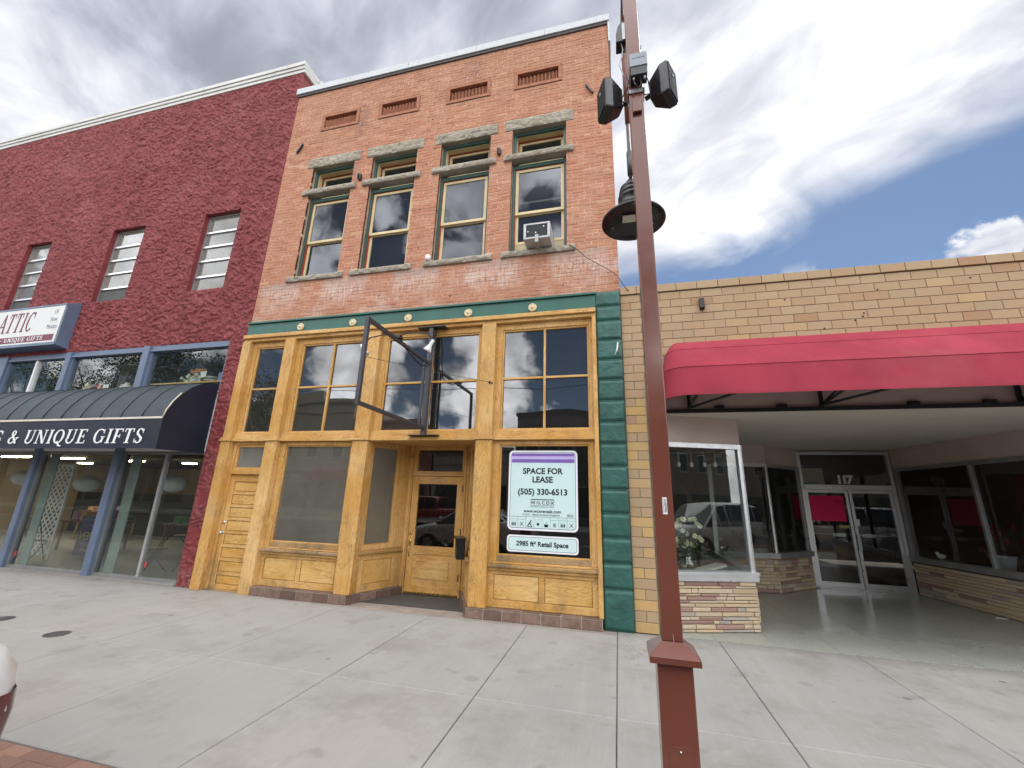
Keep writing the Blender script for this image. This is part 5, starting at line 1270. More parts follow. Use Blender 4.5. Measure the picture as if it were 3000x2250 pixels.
    for k in range(5): small('plate', MB().lathe([(.001, 0), (.12, 0), (.16, .018), (.155, .022)], (-8.55, .4, 3.911+k*.034), 18), cols[3] if k % 2 else white_p, ('lowest', 'second', 'middle', 'fourth', 'topmost')[k]+' plate of the stack on the right clerestory shelf', 'plate', (-8.55, .4, 3.911+k*.034), 'plates stacked on the clerestory shelf')
    small('price_tag', MB().box(-8.80, -8.64, .3, .305, 4.06, 4.2).box(-8.81, -8.79, .3, .31, 3.911, 4.12), white_p, 'white paper tag on a stick beside the plates', 'tag', (-8.8, .3, 3.911))
    small('gift_bag', MB().box(-8.32, -8.10, .32, .42, 3.911, 4.16), plain('blue_bag', (.20, .26, .5), .5), 'blue patterned gift bag right of the stacked plates', 'bag', (-8.2, .37, 3.911))
    small('slate_frame', MB().box(-8.05, -7.84, .28, .31, 3.911, 4.16), plain('slate', (.06, .08, .09), .6), 'dark slate board at the right end of the clerestory shelf', 'board', (-7.95, .3, 3.911))
red_building_things()

# ================================================================== TAN BRICK BUILDING (right)
TB = thing('tan_brick_building', 'low tan brick shop with recessed terrazzo entry numbered 117', 'building', (4, 3.0, 0))
def tan_building():
    H = .135; L = .302; J = .008
    XR = 9.0; full = []; rest = MB(); rr = random.Random(9)
    part('mortar_back', MB().box(.152, .47, .010, .2, 0, 5.0).box(.472, XR, .010, .2, 3.45, 5.0), mortar_g, TB)
    def add(x0, x1, z0, z1, y, t):
        full.append((x0, x1, z0, z1, y, t))
    row = 0; z = 0.0
    while z+H <= 5.005:
        z0, z1 = z+J/2, z+H-J/2
        xr = .466 if z < 3.45 else XR
        off = -.155 if row % 2 else 0.0
        x = .155+off
        while x < xr-.01:
            a = max(x, .155)+J/2; b = min(x+.31, xr)-J/2
            if b-a > .03:
                t = min(.80, max(0.2, rr.gauss(.5, .13)))
                q = rr.random()
                if q < .035: t = .1
                elif q < .055: t = .97
                elif z < 3.2 and q < .5: t = rr.uniform(.82, .93)
                add(a, b, z0, z1, rr.uniform(-.002, .002), t)
            x += .31
        z += H; row += 1
    x = .155-.05
    while x < XR:                                   # projecting top course
        a, b = max(x, .155)+J/2, min(x+.31, XR)-J/2
        add(a, b, 5.008, 5.135, -.022+rr.uniform(-.002, .002), .06 if rr.random() < .07 else rr.uniform(.3, .75)); x += .31
    full.sort(key=lambda b: b[0])
    n = 0
    for (a, b, z0, z1, y, t) in full:
        if (a < 5.8) and n < 298 and not (3.45 < z1 < 4.02 and a > .6):
            o = part('brick', MB().chbox(a, b, y, .06, z0, z1, .003), tan_o, TB); o['tone'] = t; n += 1
        else: rest.chbox(a, b, y, .06, z0, z1, .003, t)
    part('brickwork', rest, tan_g, TB, kind='stuff')
    part('coping_back', MB().box(.155, XR, .0605, .35, 5.005, 5.13), mortar_g, TB)
    part('coping_rubble', rock_block(.155, .62, 5.136, 5.165, -.02, .3, 77, .02), conc_d, TB)
    part('roof', MB().box(.155, XR, .36, 12, 4.6, 4.7), grey_in, TB)
    part('wall_anchor', MB().box(1.355, 1.425, -.05, -.002, 4.64, 4.82).box(1.36, 1.42, -.09, -.051, 4.645, 4.68), black, TB)
    h = MB()
    for x, z in [(2.55, 4.70), (3.75, 4.75), (4.85, 4.82), (3.50, 4.35), (3.52, 4.40), (3.4, 4.30), (3.0, 4.2)]: h.lathe([(.001, -.006), (.012, -.006), (.014, -.003)], (x, 0, z), 8, 'y')
    part('drill_holes', h, black, TB, kind='stuff')
    # fascia, soffit
    part('fascia', MB().box(.472, XR, -.004, .1, 3.0, 3.448), pink_pl, TB)
    part('soffit', MB().box(.472, XR, .1, 5.4, 3.0, 3.1), soffit_m, TB)
    part('angle_iron', MB().box(.62, XR, -.05, -.006, 3.0, 3.035).box(.62, XR, -.05, -.006, 2.985, 2.999), black, TB)
    cl = MB()
    for x in (1.48, 2.29, 3.84, 4.65, 5.45): part('clip', MB().box(x-.06, x+.06, -.06, -.008, 3.036, 3.08), black, TB)
    # ---- ledge stone bases
    def ledgewall(p, q, z0, z1, seed, hmin, hmax, lmin, lmax, par):
        u = Vector(q)-Vector(p); ln = u.length; u.normalize(); r = random.Random(seed)
        part('ledge_core', MB().obox(p, q, -.15, 0.0, 0, z1), mortar_g, par)
        z = z0+.005
        while z < z1-.015:
            h = min(r.uniform(hmin, hmax), z1-z)
            if z1-z-h < .018: h = z1-z
            s = 0.0
            while s < ln-.01:
                l = min(r.uniform(lmin, lmax), ln-s)
                if ln-s-l < .05: l = ln-s
                d = r.uniform(.016, .032); g = .0045; c = .006
                a0, a1, b0, b1 = s+g, s+l-g, z+g, z+h-g
                def W(a, dd, zz): return (p[0]+u.x*a+u.y*dd, p[1]+u.y*a-u.x*dd, zz)
                jj = lambda k=.004: r.uniform(-k, k)
                vs = [W(a0+c+jj(), d+jj(), b0+c+jj(.002)), W(a1-c+jj(), d+jj(), b0+c+jj(.002)), W(a1-c+jj(), d+jj(), b1-c+jj(.002)), W(a0+c+jj(), d+jj(), b1-c+jj(.002)),
                      W(a0, d-c, b0), W(a1, d-c, b0), W(a1, d-c, b1), W(a0, d-c, b1), W(a0, 0, b0), W(a1, 0, b0), W(a1, 0, b1), W(a0, 0, b1)]
                o = part('ledge_stone', MB()._add(vs, [(0,1,2,3),(4,5,1,0),(5,6,2,1),(6,7,3,2),(7,4,0,3),(8,9,5,4),(9,10,6,5),(10,11,7,6),(11,8,4,7)]), ledge, par)
                o['tone'] = r.choice([.08, .2, .45, .5, .6, .68, .62, .78, .85, .97])
                s += l
            z += h
    ledgewall((.48, .115), (1.84, .604), .0, .65, 3, .032, .066, .08, .52, TB)
    ledgewall((1.84, .62), (1.95, 3.52), .0, .65, 4, .10, .14, .5, .9, TB)
    ledgewall((1.96, 3.50), (3.15, 3.80), .0, .64, 5, .045, .085, .12, .55, TB)
    ledgewall((3.15, 3.80), (4.10, 4.72), .0, .64, 6, .045, .085, .12, .5, TB)
    ledgewall((6.04, 4.78), (6.62, .05), .0, .63, 7, .05, .085, .25, .75, TB)
    # ---- sills, frames and panes
    def glazing(p, q, segs, zs=.65, zt=2.52, sill=alum, frame=alum, gm=g_shop, zsb=.765, endp=True, name='display_window'):
        u = Vector(q)-Vector(p); ln = u.length; u.normalize()
        def at(s): return (p[0]+u.x*s, p[1]+u.y*s)
        part('metal_sill', MB().obox(at(-.01), at(ln+.03), -.12, .05, zs+.002, zsb-.045).obox(at(-.01), at(ln+.03), -.12, .065, zsb-.043, zsb), sill, TB)
        fm = MB(); w = .045
        fm.obox(at(0), at(ln), -.06, 0.02, zt, zt+.07)
        for s in segs: fm.obox(at(max(0, s-w/2)), at(min(ln, s+w/2) if s < ln else ln), -.06, .015, zsb, zt)
        fo = part(name, fm, frame, TB)
        for s0, s1 in zip(segs[:-1], segs[1:]):
            part('glass_pane', MB().obox(at(s0+w/2), at(s1-w/2), -.025, -.02, zsb, zt), gm, fo)
        part('window_head', MB().obox(at(0), at(ln), -.12, -.002, zt+.071, 2.999), pink_pl, TB)
    glazing((.48, .115), (1.85, .61), [0, 1.43], zsb=.775)
    glazing((1.87, .65), (1.97, 3.50), [0, 2.85], name='side_display_window')
    glazing((1.97, 3.50), (3.16, 3.80), [0, 1.21], sill=alum_d, zsb=.76)
    glazing((3.17, 3.82), (4.12, 4.74), [0, 1.3], sill=alum_d, zsb=.76, gm=g_dark)
    glazing((6.02, 4.80), (6.64, .05), [0.05, 1.80, 3.6, 4.7], sill=alum_d, frame=alum_d, zsb=.765, gm=g_dark)
    # ---- double doors
    D = 4.78
    m = MB(); m.box(4.135, 4.205, D, D+.12, 0, 2.97); m.box(5.93, 6.0, D, D+.12, 0, 2.97); m.box(4.205, 5.93, D, D+.12, 2.90, 2.97); m.box(4.205, 5.93, D-.03, D+.12, 2.10, 2.21); m.box(4.205, 5.93, D, D+.12, 0, .03)
    ent = part('entrance_frame', m, alum, TB, bevel=.004)
    part('glass_pane', MB().box(4.205, 5.93, D+.05, D+.056, 2.21, 2.90), g_dark, ent)
    text('house_number', '117', .25, plain('white_numeral', (.7, .7, .7), .5), ent, (5.06, D+.046, 2.325), .002, .012, space=.82)
    xm = 5.075
    for k, (a, b) in enumerate(((4.21, xm-.008), (xm+.008, 5.925))):
        fr = MB(); w = .06; fr.box(a, a+w, D+.02, D+.06, .035, 2.095); fr.box(b-w, b, D+.02, D+.06, .035, 2.095); fr.box(a+w, b-w, D+.02, D+.06, 2.03, 2.095); fr.box(a+w, b-w, D+.02, D+.06, .035, .14)
        dr = part('glass_door', fr, alum, TB, bevel=.003)
        part('glass_pane', MB().box(a+w, b-w, D+.04, D+.045, .14, 2.03), g_dark, dr)
        pb = MB(); pb.tube([(a+w-.02, D+.09, 1.13), (b-w+.02, D+.09, 1.13)], .010, 6); c = (b-w-.22) if k == 0 else (a+w+.22); pb.box(c-.12, c+.12, D+.08, D+.11, 1.085, 1.155)
        part('push_bar', pb, alum, dr)
        if k == 1: part('pull_plate', MB().box(a+.0, a+.06, D-.01, D+.018, .82, 1.16), white_m, dr)
        else: part('lock_stile', MB().box(b-.045, b-.005, D+.012, D+.019, .14, .86), white_m, dr)
    part('door_closer_foot', MB().box(4.06, 4.20, D-.07, D-.005, .005, .05), alum_d, TB)
    # interior
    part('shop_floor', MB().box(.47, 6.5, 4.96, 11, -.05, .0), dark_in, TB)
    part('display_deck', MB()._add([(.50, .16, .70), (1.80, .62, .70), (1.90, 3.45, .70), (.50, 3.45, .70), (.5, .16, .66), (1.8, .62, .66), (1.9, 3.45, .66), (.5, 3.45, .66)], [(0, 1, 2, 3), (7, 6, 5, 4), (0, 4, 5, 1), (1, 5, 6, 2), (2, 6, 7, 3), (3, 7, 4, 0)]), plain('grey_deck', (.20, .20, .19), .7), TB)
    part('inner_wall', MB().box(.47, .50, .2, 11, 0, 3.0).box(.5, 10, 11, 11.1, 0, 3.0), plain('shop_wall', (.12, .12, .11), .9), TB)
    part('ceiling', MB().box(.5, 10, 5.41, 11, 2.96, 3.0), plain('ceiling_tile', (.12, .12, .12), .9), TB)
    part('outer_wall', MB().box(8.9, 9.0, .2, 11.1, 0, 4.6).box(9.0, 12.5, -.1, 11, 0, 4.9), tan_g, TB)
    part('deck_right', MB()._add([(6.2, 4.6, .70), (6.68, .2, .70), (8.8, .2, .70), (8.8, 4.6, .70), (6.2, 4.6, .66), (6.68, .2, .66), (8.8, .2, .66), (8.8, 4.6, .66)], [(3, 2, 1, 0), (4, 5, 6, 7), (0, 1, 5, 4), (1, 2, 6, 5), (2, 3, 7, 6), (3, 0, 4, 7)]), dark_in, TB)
    part('display_back', MB().box(8.8, 8.85, .2, 5.0, 0, 3.0), plain('olive_curtain', (.17, .16, .11), .9), TB)
tan_building()
def tan_things():
    t = thing('red_awning', 'long crimson canvas awning with rounded end over the tan shop entry', 'awning', (4, -.4, 3.1))
    prof = [(0, 4.11), (.34, 3.875), (.73, 3.485), (.80, 3.10)]      # (projection, z)
    XR = 9.2; c0 = (.98, 0.0)
    def path(pr, zt):
        # plan line: from the wall at the left end round the corner and along to the right
        pts = []; rx = .30*min(1, pr/.8+.0); 
        r = min(.30, pr)
        pts.append((.98-.30*(pr/.8)**.5 if pr > 0 else .98, -.003))
        for k in range(15):
            a = R(180+90*k/14); pts.append((.98+.30*(pr/.8)**.5*math.cos(a), -(pr-r)+r*math.sin(a)))
        pts.append((XR, -pr)); return pts
    def path3(pr, z): return [(x, y, z) for x, y in path(pr, z)]
    rows = [path3(pr, z) for pr, z in prof]
    nn = len(rows[0])
    for i, nm in enumerate(('top_canvas', 'slope_canvas', 'valance')):
        m = MB(); sub = [rows[i], rows[i+1]]
        if i == 0: sub = [rows[0]] + [path3(q, 4.11-.235*q/.34) for q in (.03, .08, .15, .24)] + [rows[1]]
        for ra, rb in zip(sub[:-1], sub[1:]): m._add(ra+rb, [(k, nn+k, nn+k+1, k+1) for k in range(nn-1)], smooth=True)
        part(nm, m, redc, t)
    hem = rows[3]; m = MB(); m._add([(x, y-.004, z) for x, y, z in hem]+[(x, y-.006, z-.028) for x, y, z in hem], [(k, nn+k, nn+k+1, k+1) for k in range(nn-1)])
    part('hem', m, redc, t)
    for i in (1, 2): part('seam', MB().tube([(x, y-.002, z) for x, y, z in rows[i]], .006, 5), redc, t)
    # steel brackets under the canvas
    for x in (1.07, 2.78, 4.96, 7.1):
        b = MB(); b.box(x-.02, x+.02, -.06, -.02, 3.04, 3.9); b.tube([(x, -.05, 3.06), (x+.55, -.76, 3.12)], .018, 6); b.tube([(x, -.05, 3.06), (x+.18, -.60, 3.36)], .016, 6); b.tube([(x, -.05, 3.06), (x, -.74, 3.12)], .018, 6); b.tube([(x, -.05, 3.85), (x, -.72, 3.46)], .016, 6)
        part('bracket', b, black, t)
    part('front_bar', MB().tube([(.95, -.77, 3.10), (XR, -.77, 3.10)], .014, 6), black, t)
    rr = random.Random(5)
    # things in the glass display
    fl = thing('flower_vase', 'glass vase of cream and pale green flowers behind the left display glass', 'flowers', (1.0, .85, .70))
    part('vase', MB().lathe([(.001, .0), (.11, .01), (.13, .08), (.10, .16), (.06, .22), (.075, .26)], (0, 0, 0), 18), glass('vase_glass', .1, 1.0, (.8, .85, .75)), fl, world=False)
    st = MB(); bl = MB(); lf = MB()
    for k in range(26):
        a = rr.uniform(0, 6.28); r = rr.uniform(.03, .24); h = rr.uniform(.32, .78); p = (r*math.cos(a), r*math.sin(a)*.7, h)
        st.tube([(0, 0, .05), (p[0]*.4, p[1]*.4, h*.6), p], .004, 4)
        tgt = bl
        for q in range(5): b_ = 1.256*q; tgt.ico((p[0]+.022*math.cos(b_), p[1]-.01, p[2]+.022*math.sin(b_)), .021, .5, .15, rr)
        for q in range(2): lf.ico((p[0]*.7+rr.gauss(0, .04), p[1]*.7, h*.7+rr.gauss(0, .05)), .025, rr.random(), .4, rr)
    part('stems', st, leafm, fl, world=False); part('blossoms', bl, plain('cream_petals', (.62, .62, .42), .6), fl, world=False, kind='stuff'); part('leaves', lf, leafm, fl, world=False, kind='stuff')
    m = MB().box(-.22, .22, -.13, .13, 0, .03); solo('book', m.xf(Matrix.Translation((1.32, .95, .735)) @ Matrix.Rotation(R(20), 4, 'Z') @ Matrix.Rotation(R(-14), 4, 'Y')), plain('white_cover', (.55, .53, .5), .5), 'white box lying tilted beside the flower vase in the display', 'box', (1.32, .95, .70))
    solo('open_book', MB().prism([(-.28, 0), (.26, 0), (.26, .02), (-.22, .22), (-.26, .22)], 'y', -.15, .15).xf(Matrix.Translation((1.52, 1.4, .70))), plain('dark_cover', (.08, .08, .08), .5), 'dark sloping book rest standing on the display deck', 'book stand', (1.52, 1.4, .70))
    def potted(x, y, z, pc, lb, n=60, s=1.0, fc=None):
        t = thing('potted_plant', lb, 'plant', (x, y, z))
        part('pot', MB().lathe([(.001, 0), (.09*s, 0), (.12*s, .14*s), (.13*s, .16*s), (.11*s, .16*s)], (0, 0, 0), 16), pc, t, world=False)
        l = MB()
        for k in range(n):
            a = rr.uniform(0, 6.28); r = rr.uniform(0, .22*s); h = .2*s+rr.uniform(0, .35*s); c = Vector((r*math.cos(a), r*math.sin(a), h)); d = Vector((rr.gauss(0, 1), rr.gauss(0, 1), rr.gauss(0, .6))).normalized()*.05*s; e = d.cross(Vector((0, 0, 1))).normalized()*.02*s
            l._add([c-d, c+e, c+d, c-e], [(0, 1, 2, 3)], rr.random())
        part('foliage', l, fc or leafm, t, world=False)
    orange = plain('terracotta_pot', (.45, .12, .05), .7)
    potted(1.50, 1.15, .70, plain('grey_pot', (.2, .22, .22), .5), 'small leafy plant in a grey pot in the front display', 50, .55)
    potted(2.55, 4.15, .70, orange, 'plant in an orange pot behind the second recessed window', 60, 1.0)
    potted(3.6, 4.9, .55, plain('dark_pot', (.05, .05, .05), .5), 'dark bushy plant in the angled window left of the door', 90, 1.4)
    potted(6.95, 2.35, .70, orange, 'dark leafy plant in an orange pot at the right edge of the photo', 110, 1.2)
    potted(6.75, 3.55, .70, plain('white_pot', (.5, .5, .5), .5), 'pink poinsettia behind the right recessed window', 70, 1.5, plain('pink_petals', (.32, .02, .05), .7))
    solo('red_hanging', MB().box(-.17, .17, -.02, .02, .0, 1.25).xf(Matrix.Translation((6.95, 3.0, 1.12)) @ Matrix.Rotation(R(80), 4, 'Z')), plain('dark_red_cloth', (.13, .012, .02), .8), 'dark red cloth hanging behind the right recessed window', 'cloth', (6.95, 3.0, 1.12))
    solo('white_bird', MB().ball((0, 0, .05), .06, 10, 8, (1.3, .8, .8)).ball((-.06, 0, .11), .035, 8, 6), white_p, 'small white bird ornament on the sill right of the doors', 'ornament', (0, 0, 0)).location = (6.30, 4.35, .76)
    pp = thing('pink_poster', 'hot pink paper notice taped inside the left glass door', 'poster', (4.6, 4.83, 1.41))
    part('sheet', MB().box(4.285, 4.96, 4.812, 4.8135, 1.41, 1.965), pinkp, pp)
    dk = plain('faded_marker', (.42, .01, .05), .6)
    text('lettering', 'WE', .12, dk, pp, (4.86, 4.8105, 1.84), .0006, .002, mirror=True)
    solo('door_notice', MB().box(4.79, 4.99, 4.812, 4.8135, 1.27, 1.33), plain('yellow_label', (.45, .38, .16), .6), 'small yellow label under the pink notice on the left door', 'label', (4.89, 4.812, 1.27))
    solo('hours_sticker', MB().box(5.14, 5.20, 4.812, 4.8135, 1.33, 1.47), white_p, 'small white sticker strip on the right glass door', 'sticker', (5.17, 4.812, 1.33))
    solo('paper_scrap', MB().prism([(6.0, 2.9), (6.12, 2.86), (6.2, 2.92), (6.1, 2.98)], 'z', .003, .008), white_p, 'white paper scrap on the terrazzo floor near the right stone wall', 'litter', (6.1, 2.9, .003))
    solo('paper_scrap', MB().prism([(5.28, 4.6), (5.36, 4.59), (5.37, 4.62), (5.29, 4.63)], 'z', .003, .008), white_p, 'tiny white scrap on the floor before the double doors', 'litter', (5.3, 4.6, .003))
    # hook lamps in the display
    hk = [.80, 1.0, 1.2, 1.4, 1.56]
    words = ['leftmost', 'second', 'middle', 'fourth', 'rightmost']
    for x, w_ in zip(hk, words):
        l = thing('display_lamp', w_+' small hooked lamp under the ceiling of the left display', 'lamp', (x, 1.0, 2.30), 0, 'hooked lamps in the display window')
        part('stem', MB().tube([(0, 0, .24), (0, 0, .1), (-.02, 0, .04)], .005, 5), white_p, l, world=False); part('bulb', MB().lathe([(.001, -.05), (.025, -.04), (.03, 0), (.012, .03)], (0, 0, .03), 12), white_p, l, world=False)
    solo('lamp_rail', MB().box(.6, 1.75, .97, 1.03, 2.545, 2.575), black, 'dark rail carrying the hooked lamps in the left display', 'rail', (1.2, 1, 2.55))
tan_things()

# ================================================================== STREET LAMP
def street_lamp():
    cx, cy = .2425, -3.915
    t = thing('street_lamp', 'rust brown square lamp post with flared collar and black bell shade', 'street lamp', (cx, cy, 0))
    part('base', MB().box(cx-.0845, cx+.0845, cy-.085, cy+.085, 0, .93), brown, t, bevel=.006)
    w = .122; z0, z1, z2 = .915, .945, 1.0; s = .052
    m = MB()
    m._add([(cx-w, cy-w, z0), (cx+w, cy-w, z0), (cx+w, cy+w, z0), (cx-w, cy+w, z0), (cx-w, cy-w, z1), (cx+w, cy-w, z1), (cx+w, cy+w, z1), (cx-w, cy+w, z1), (cx-s, cy-s, z2), (cx+s, cy-s, z2), (cx+s, cy+s, z2), (cx-s, cy+s, z2)],
           [(0, 3, 2, 1), (0, 1, 5, 4), (1, 2, 6, 5), (2, 3, 7, 6), (3, 0, 4, 7), (4, 5, 9, 8), (5, 6, 10, 9), (6, 7, 11, 10), (7, 4, 8, 11), (8, 9, 10, 11)])
    part('collar', m, brown, t, bevel=.002)
    part('shaft', MB().box(cx-.051, cx+.051, cy-.051, cy+.051, 1.0, 7.2), brown, t, bevel=.006)
    hp = MB(); x0, x1 = cx-.052, cx+.058; yb = cy-.0875
    pts = []
    for a in range(0, 91, 15): pts.append((x1-.03+.03*math.cos(R(a)), .535+.03*math.sin(R(a))))
    for a in range(90, 181, 15): pts.append((x0+.03+.03*math.cos(R(a)), .535+.03*math.sin(R(a))))
    pts += [(x0, .15), (x1, .15)]
    part('hatch', MB().prism(pts, 'y', yb, yb+.002), brown, t, bevel=.0008); part('hatch_screw', MB().lathe([(.001, -.004), (.004, -.003), (.005, 0)], (cx+.0, yb, .545), 8, 'y'), alum, t)
    part('weld_bead', MB().box(cx+.003, cx+.006, cy-.0525, cy-.051, 1.0, 1.035), bpy.data.materials['aluminium'], t)
    stk = MB().box(cx-.006, cx+.018, cy-.0525, cy-.0517, 1.625, 1.715)
    st = part('label_strip', stk, white_p, t)
    text('label_print', 'AA009906', .017, ink, st, (cx+.009, cy-.0527, 1.67), .0002, .0004, rz=0).rotation_euler = (0, R(90), 0)
    bc = MB()
    for k in range(16): bc.box(cx-.004, cx+.001, cy-.0529, cy-.0526, 1.632+k*.005, 1.634+k*.005)
    part('barcode', bc, ink, st)
    part('receptacle_cover', MB().box(cx-.032, cx+.032, cy-.078, cy-.0515, 4.43, 4.555), brown, t, bevel=.004)
    # arm and pendant bell shade
    lx, ly, lz = .222, -3.17, 4.10
    part('arm', MB().tube([(cx-.01, cy+.04, 6.35), (cx-.012, cy+.35, 6.5), (lx, ly-.12, 6.3), (lx, ly, 6.0), (lx, ly, 5.2)], .022, 10), brown, t)
    part('stem', MB().tube([(lx, ly, 5.2), (lx, ly, 4.52)], .016, 8).tube([(lx, ly, 4.86), (lx, ly, 4.60)], .026, 8), steel, t)
    sh = MB().lathe([(.001, .43), (.04, .43), (.055, .40), (.098, .355), (.105, .33), (.096, .322), (.112, .30), (.112, .275), (.102, .268), (.122, .25), (.122, .225), (.112, .215), (.116, .16), (.15, .115), (.22, .06), (.272, .01), (.275, -.01), (.262, -.012), (.25, .01), (.20, .04), (.001, .05)], (lx, ly, lz), 40)
    part('shade', sh, blackp, t)
    part('lens', MB().box(lx-.09, lx+.05, ly-.05, ly+.05, lz+.032, lz+.040), plain('led_lens', (.55, .53, .45), .3), t)
    sc = MB()
    for a in (30, 150, 270): sc.lathe([(.001, -.004), (.006, -.002), (.007, .006)], (lx+.205*math.cos(R(a)), ly+.205*math.sin(R(a)), lz+.028), 8)
    part('screw', sc, alum, t)
    part('lifting_loop', MB().tube([(cx+.05, cy, 5.12), (cx+.064, cy, 5.13), (cx+.064, cy, 5.15), (cx+.05, cy, 5.16)], .005, 6), alum_d, t)
    # loudspeakers
    def speaker(loc, rz, tilt, lb):
        s = thing('loudspeaker', lb, 'loudspeaker', loc, 0, 'loudspeakers on the lamp post')
        s.rotation_euler = (tilt, 0, rz)
        m = MB(); W, Hh, Dp = .085, .145, .16
        F = [(-W, -Dp*.5, -Hh), (W, -Dp*.5, -Hh), (W, -Dp*.5, Hh), (-W, -Dp*.5, Hh)]; Bk = [(-W*.55, Dp*.5, -Hh*.62), (W*.55, Dp*.5, -Hh*.62), (W*.55, Dp*.5, Hh*.62), (-W*.55, Dp*.5, Hh*.62)]
        Md = [(-W, -.02, -Hh), (W, -.02, -Hh), (W, -.02, Hh), (-W, -.02, Hh)]
        m._add(F+Md+Bk, [(3, 2, 1, 0)]+[(i, (i+1) % 4, 4+(i+1) % 4, 4+i) for i in range(4)]+[(4+i, 4+(i+1) % 4, 8+(i+1) % 4, 8+i) for i in range(4)]+[(8, 9, 10, 11)])
        part('cabinet', m, blackp, s, world=False, bevel=.014)
        part('grille', MB().box(-W+.012, W-.012, -Dp*.5-.006, -Dp*.5+.002, -Hh+.012, Hh-.012), plain('speaker_grille', (.012, .012, .014), .6), s, world=False, bevel=.004)
        part('badge', MB().box(-.008, .008, -Dp*.5-.009, -Dp*.5-.0065, .045, .07), white_m, s, world=False)
        part('mount', MB().tube([(0, Dp*.5, 0), (0, Dp*.5+.05, 0)], .018, 8), black, s, world=False)
        return s
    speaker((.062, -3.90, 4.665), R(-68), R(0), 'black loudspeaker on the left side of the lamp post')
    speaker((.437, -3.90, 4.70), R(62), R(0), 'black loudspeaker on the right side of the lamp post, facing outwards')
    b = thing('speaker_control_box', 'grey control box strapped to the front of the lamp post between the loudspeakers', 'control box', (cx+.02, cy-.08, 4.70))
    part('cover', MB().box(cx-.04, cx+.085, cy-.145, cy-.053, 4.775, 4.90), plain('blue_grey_metal', (.22, .25, .28), .45, .2), b, bevel=.004)
    text('lettering', 'BROADBAND', .014, plain('dim_print', (.1, .11, .13), .5), b, (cx+.022, cy-.1458, 4.85), .0003)
    part('underside', MB().box(cx-.035, cx+.08, cy-.14, cy-.053, 4.70, 4.7745), black, b)
    cn = MB()
    for x in (cx-.015, cx+.062): cn.tube([(x, cy-.12, 4.70), (x, cy-.12, 4.672)], .007, 8)
    part('connector', cn, alum, b)
    part('strap', MB().box(cx-.06, cx+.06, cy-.06, cy-.0525, 4.625, 4.66).box(cx-.062, cx-.0525, cy-.06, cy+.06, 4.625, 4.66).box(cx+.0525, cx+.062, cy-.06, cy+.06, 4.625, 4.66), alum_d, b)
    cb = MB(); cb.tube([(cx-.015, cy-.12, 4.67), (cx-.01, cy-.13, 4.62), (cx+.015, cy-.11, 4.60), (cx+.035, cy-.11, 4.64), (cx+.03, cy-.12, 4.70)], .004, 6)
    cb.tube([(cx-.04, cy-.08, 4.72), (cx-.08, cy-.05, 4.66), (cx-.10, cy-.02, 4.64)], .004, 6); cb.tube([(cx+.08, cy-.08, 4.72), (cx+.105, cy-.05, 4.67), (cx+.12, cy-.02, 4.68)], .004, 6); cb.tube([(cx-.055, cy-.03, 4.62), (cx-.06, cy-.05, 4.68), (cx-.05, cy-.07, 4.74)], .004, 6)
    cb.tube([(cx+.06, cy-.03, 4.62), (cx+.10, cy-.05, 4.60), (cx+.09, cy-.06, 4.72)], .004, 6)
    part('cables', cb, black, b)
    r = thing('antenna_box', 'dark curved radio unit clamped high on the left of the lamp post', 'antenna', (cx-.08, cy, 5.18))
    part('body', MB().prism([(cx-.055, 5.18), (cx-.125, 5.18), (cx-.122, 5.27), (cx-.108, 5.34), (cx-.085, 5.385), (cx-.06, 5.40)], 'y', cy-.05, cy+.05), blackp, r, bevel=.006)
    part('back_plate', MB().box(cx-.075, cx-.0525, cy-.055, cy+.055, 5.19, 5.36), alum_d, r)
    part('lead', MB().tube([(cx-.085, cy-.03, 5.18), (cx-.075, cy-.04, 5.10), (cx-.085, cy-.05, 5.02), (cx-.11, cy-.05, 4.94), (cx-.09, cy-.06, 4.84), (cx-.05, cy-.07, 4.74)], .004, 6), alum_d, r)
street_lamp()
def drains():
    for (x, y), lb in (((-6.48, -2.44), 'round iron drain cover in the pavement, nearer the camera'), ((-7.83, -2.25), 'round iron cover at the left edge of the photo, farther along')):
        t = thing('drain_cover', lb, 'drain cover', (x, y, 0), 0, 'iron covers in the pavement')
        im = plain('worn_iron', (.11, .105, .10), .55, .3, var=.4, scale=18, bump=.5)
        part('ring', MB().lathe([(.122, .001), (.122, .005), (.107, .005), (.107, .002)], (0, 0, 0), 28), im, t, world=False)
        c = MB().lathe([(.105, .0025), (.001, .0035)], (0, 0, 0), 28)
        part('lid', c, im, t, world=False)
        s = MB()
        for k in range(-3, 4): w_ = math.sqrt(max(0, .095**2-(k*.025)**2)); s.box(-w_, w_, k*.025-.004, k*.025+.004, .003, .0055)
        part('lid_ribs', s, im, t, world=False)
drains()

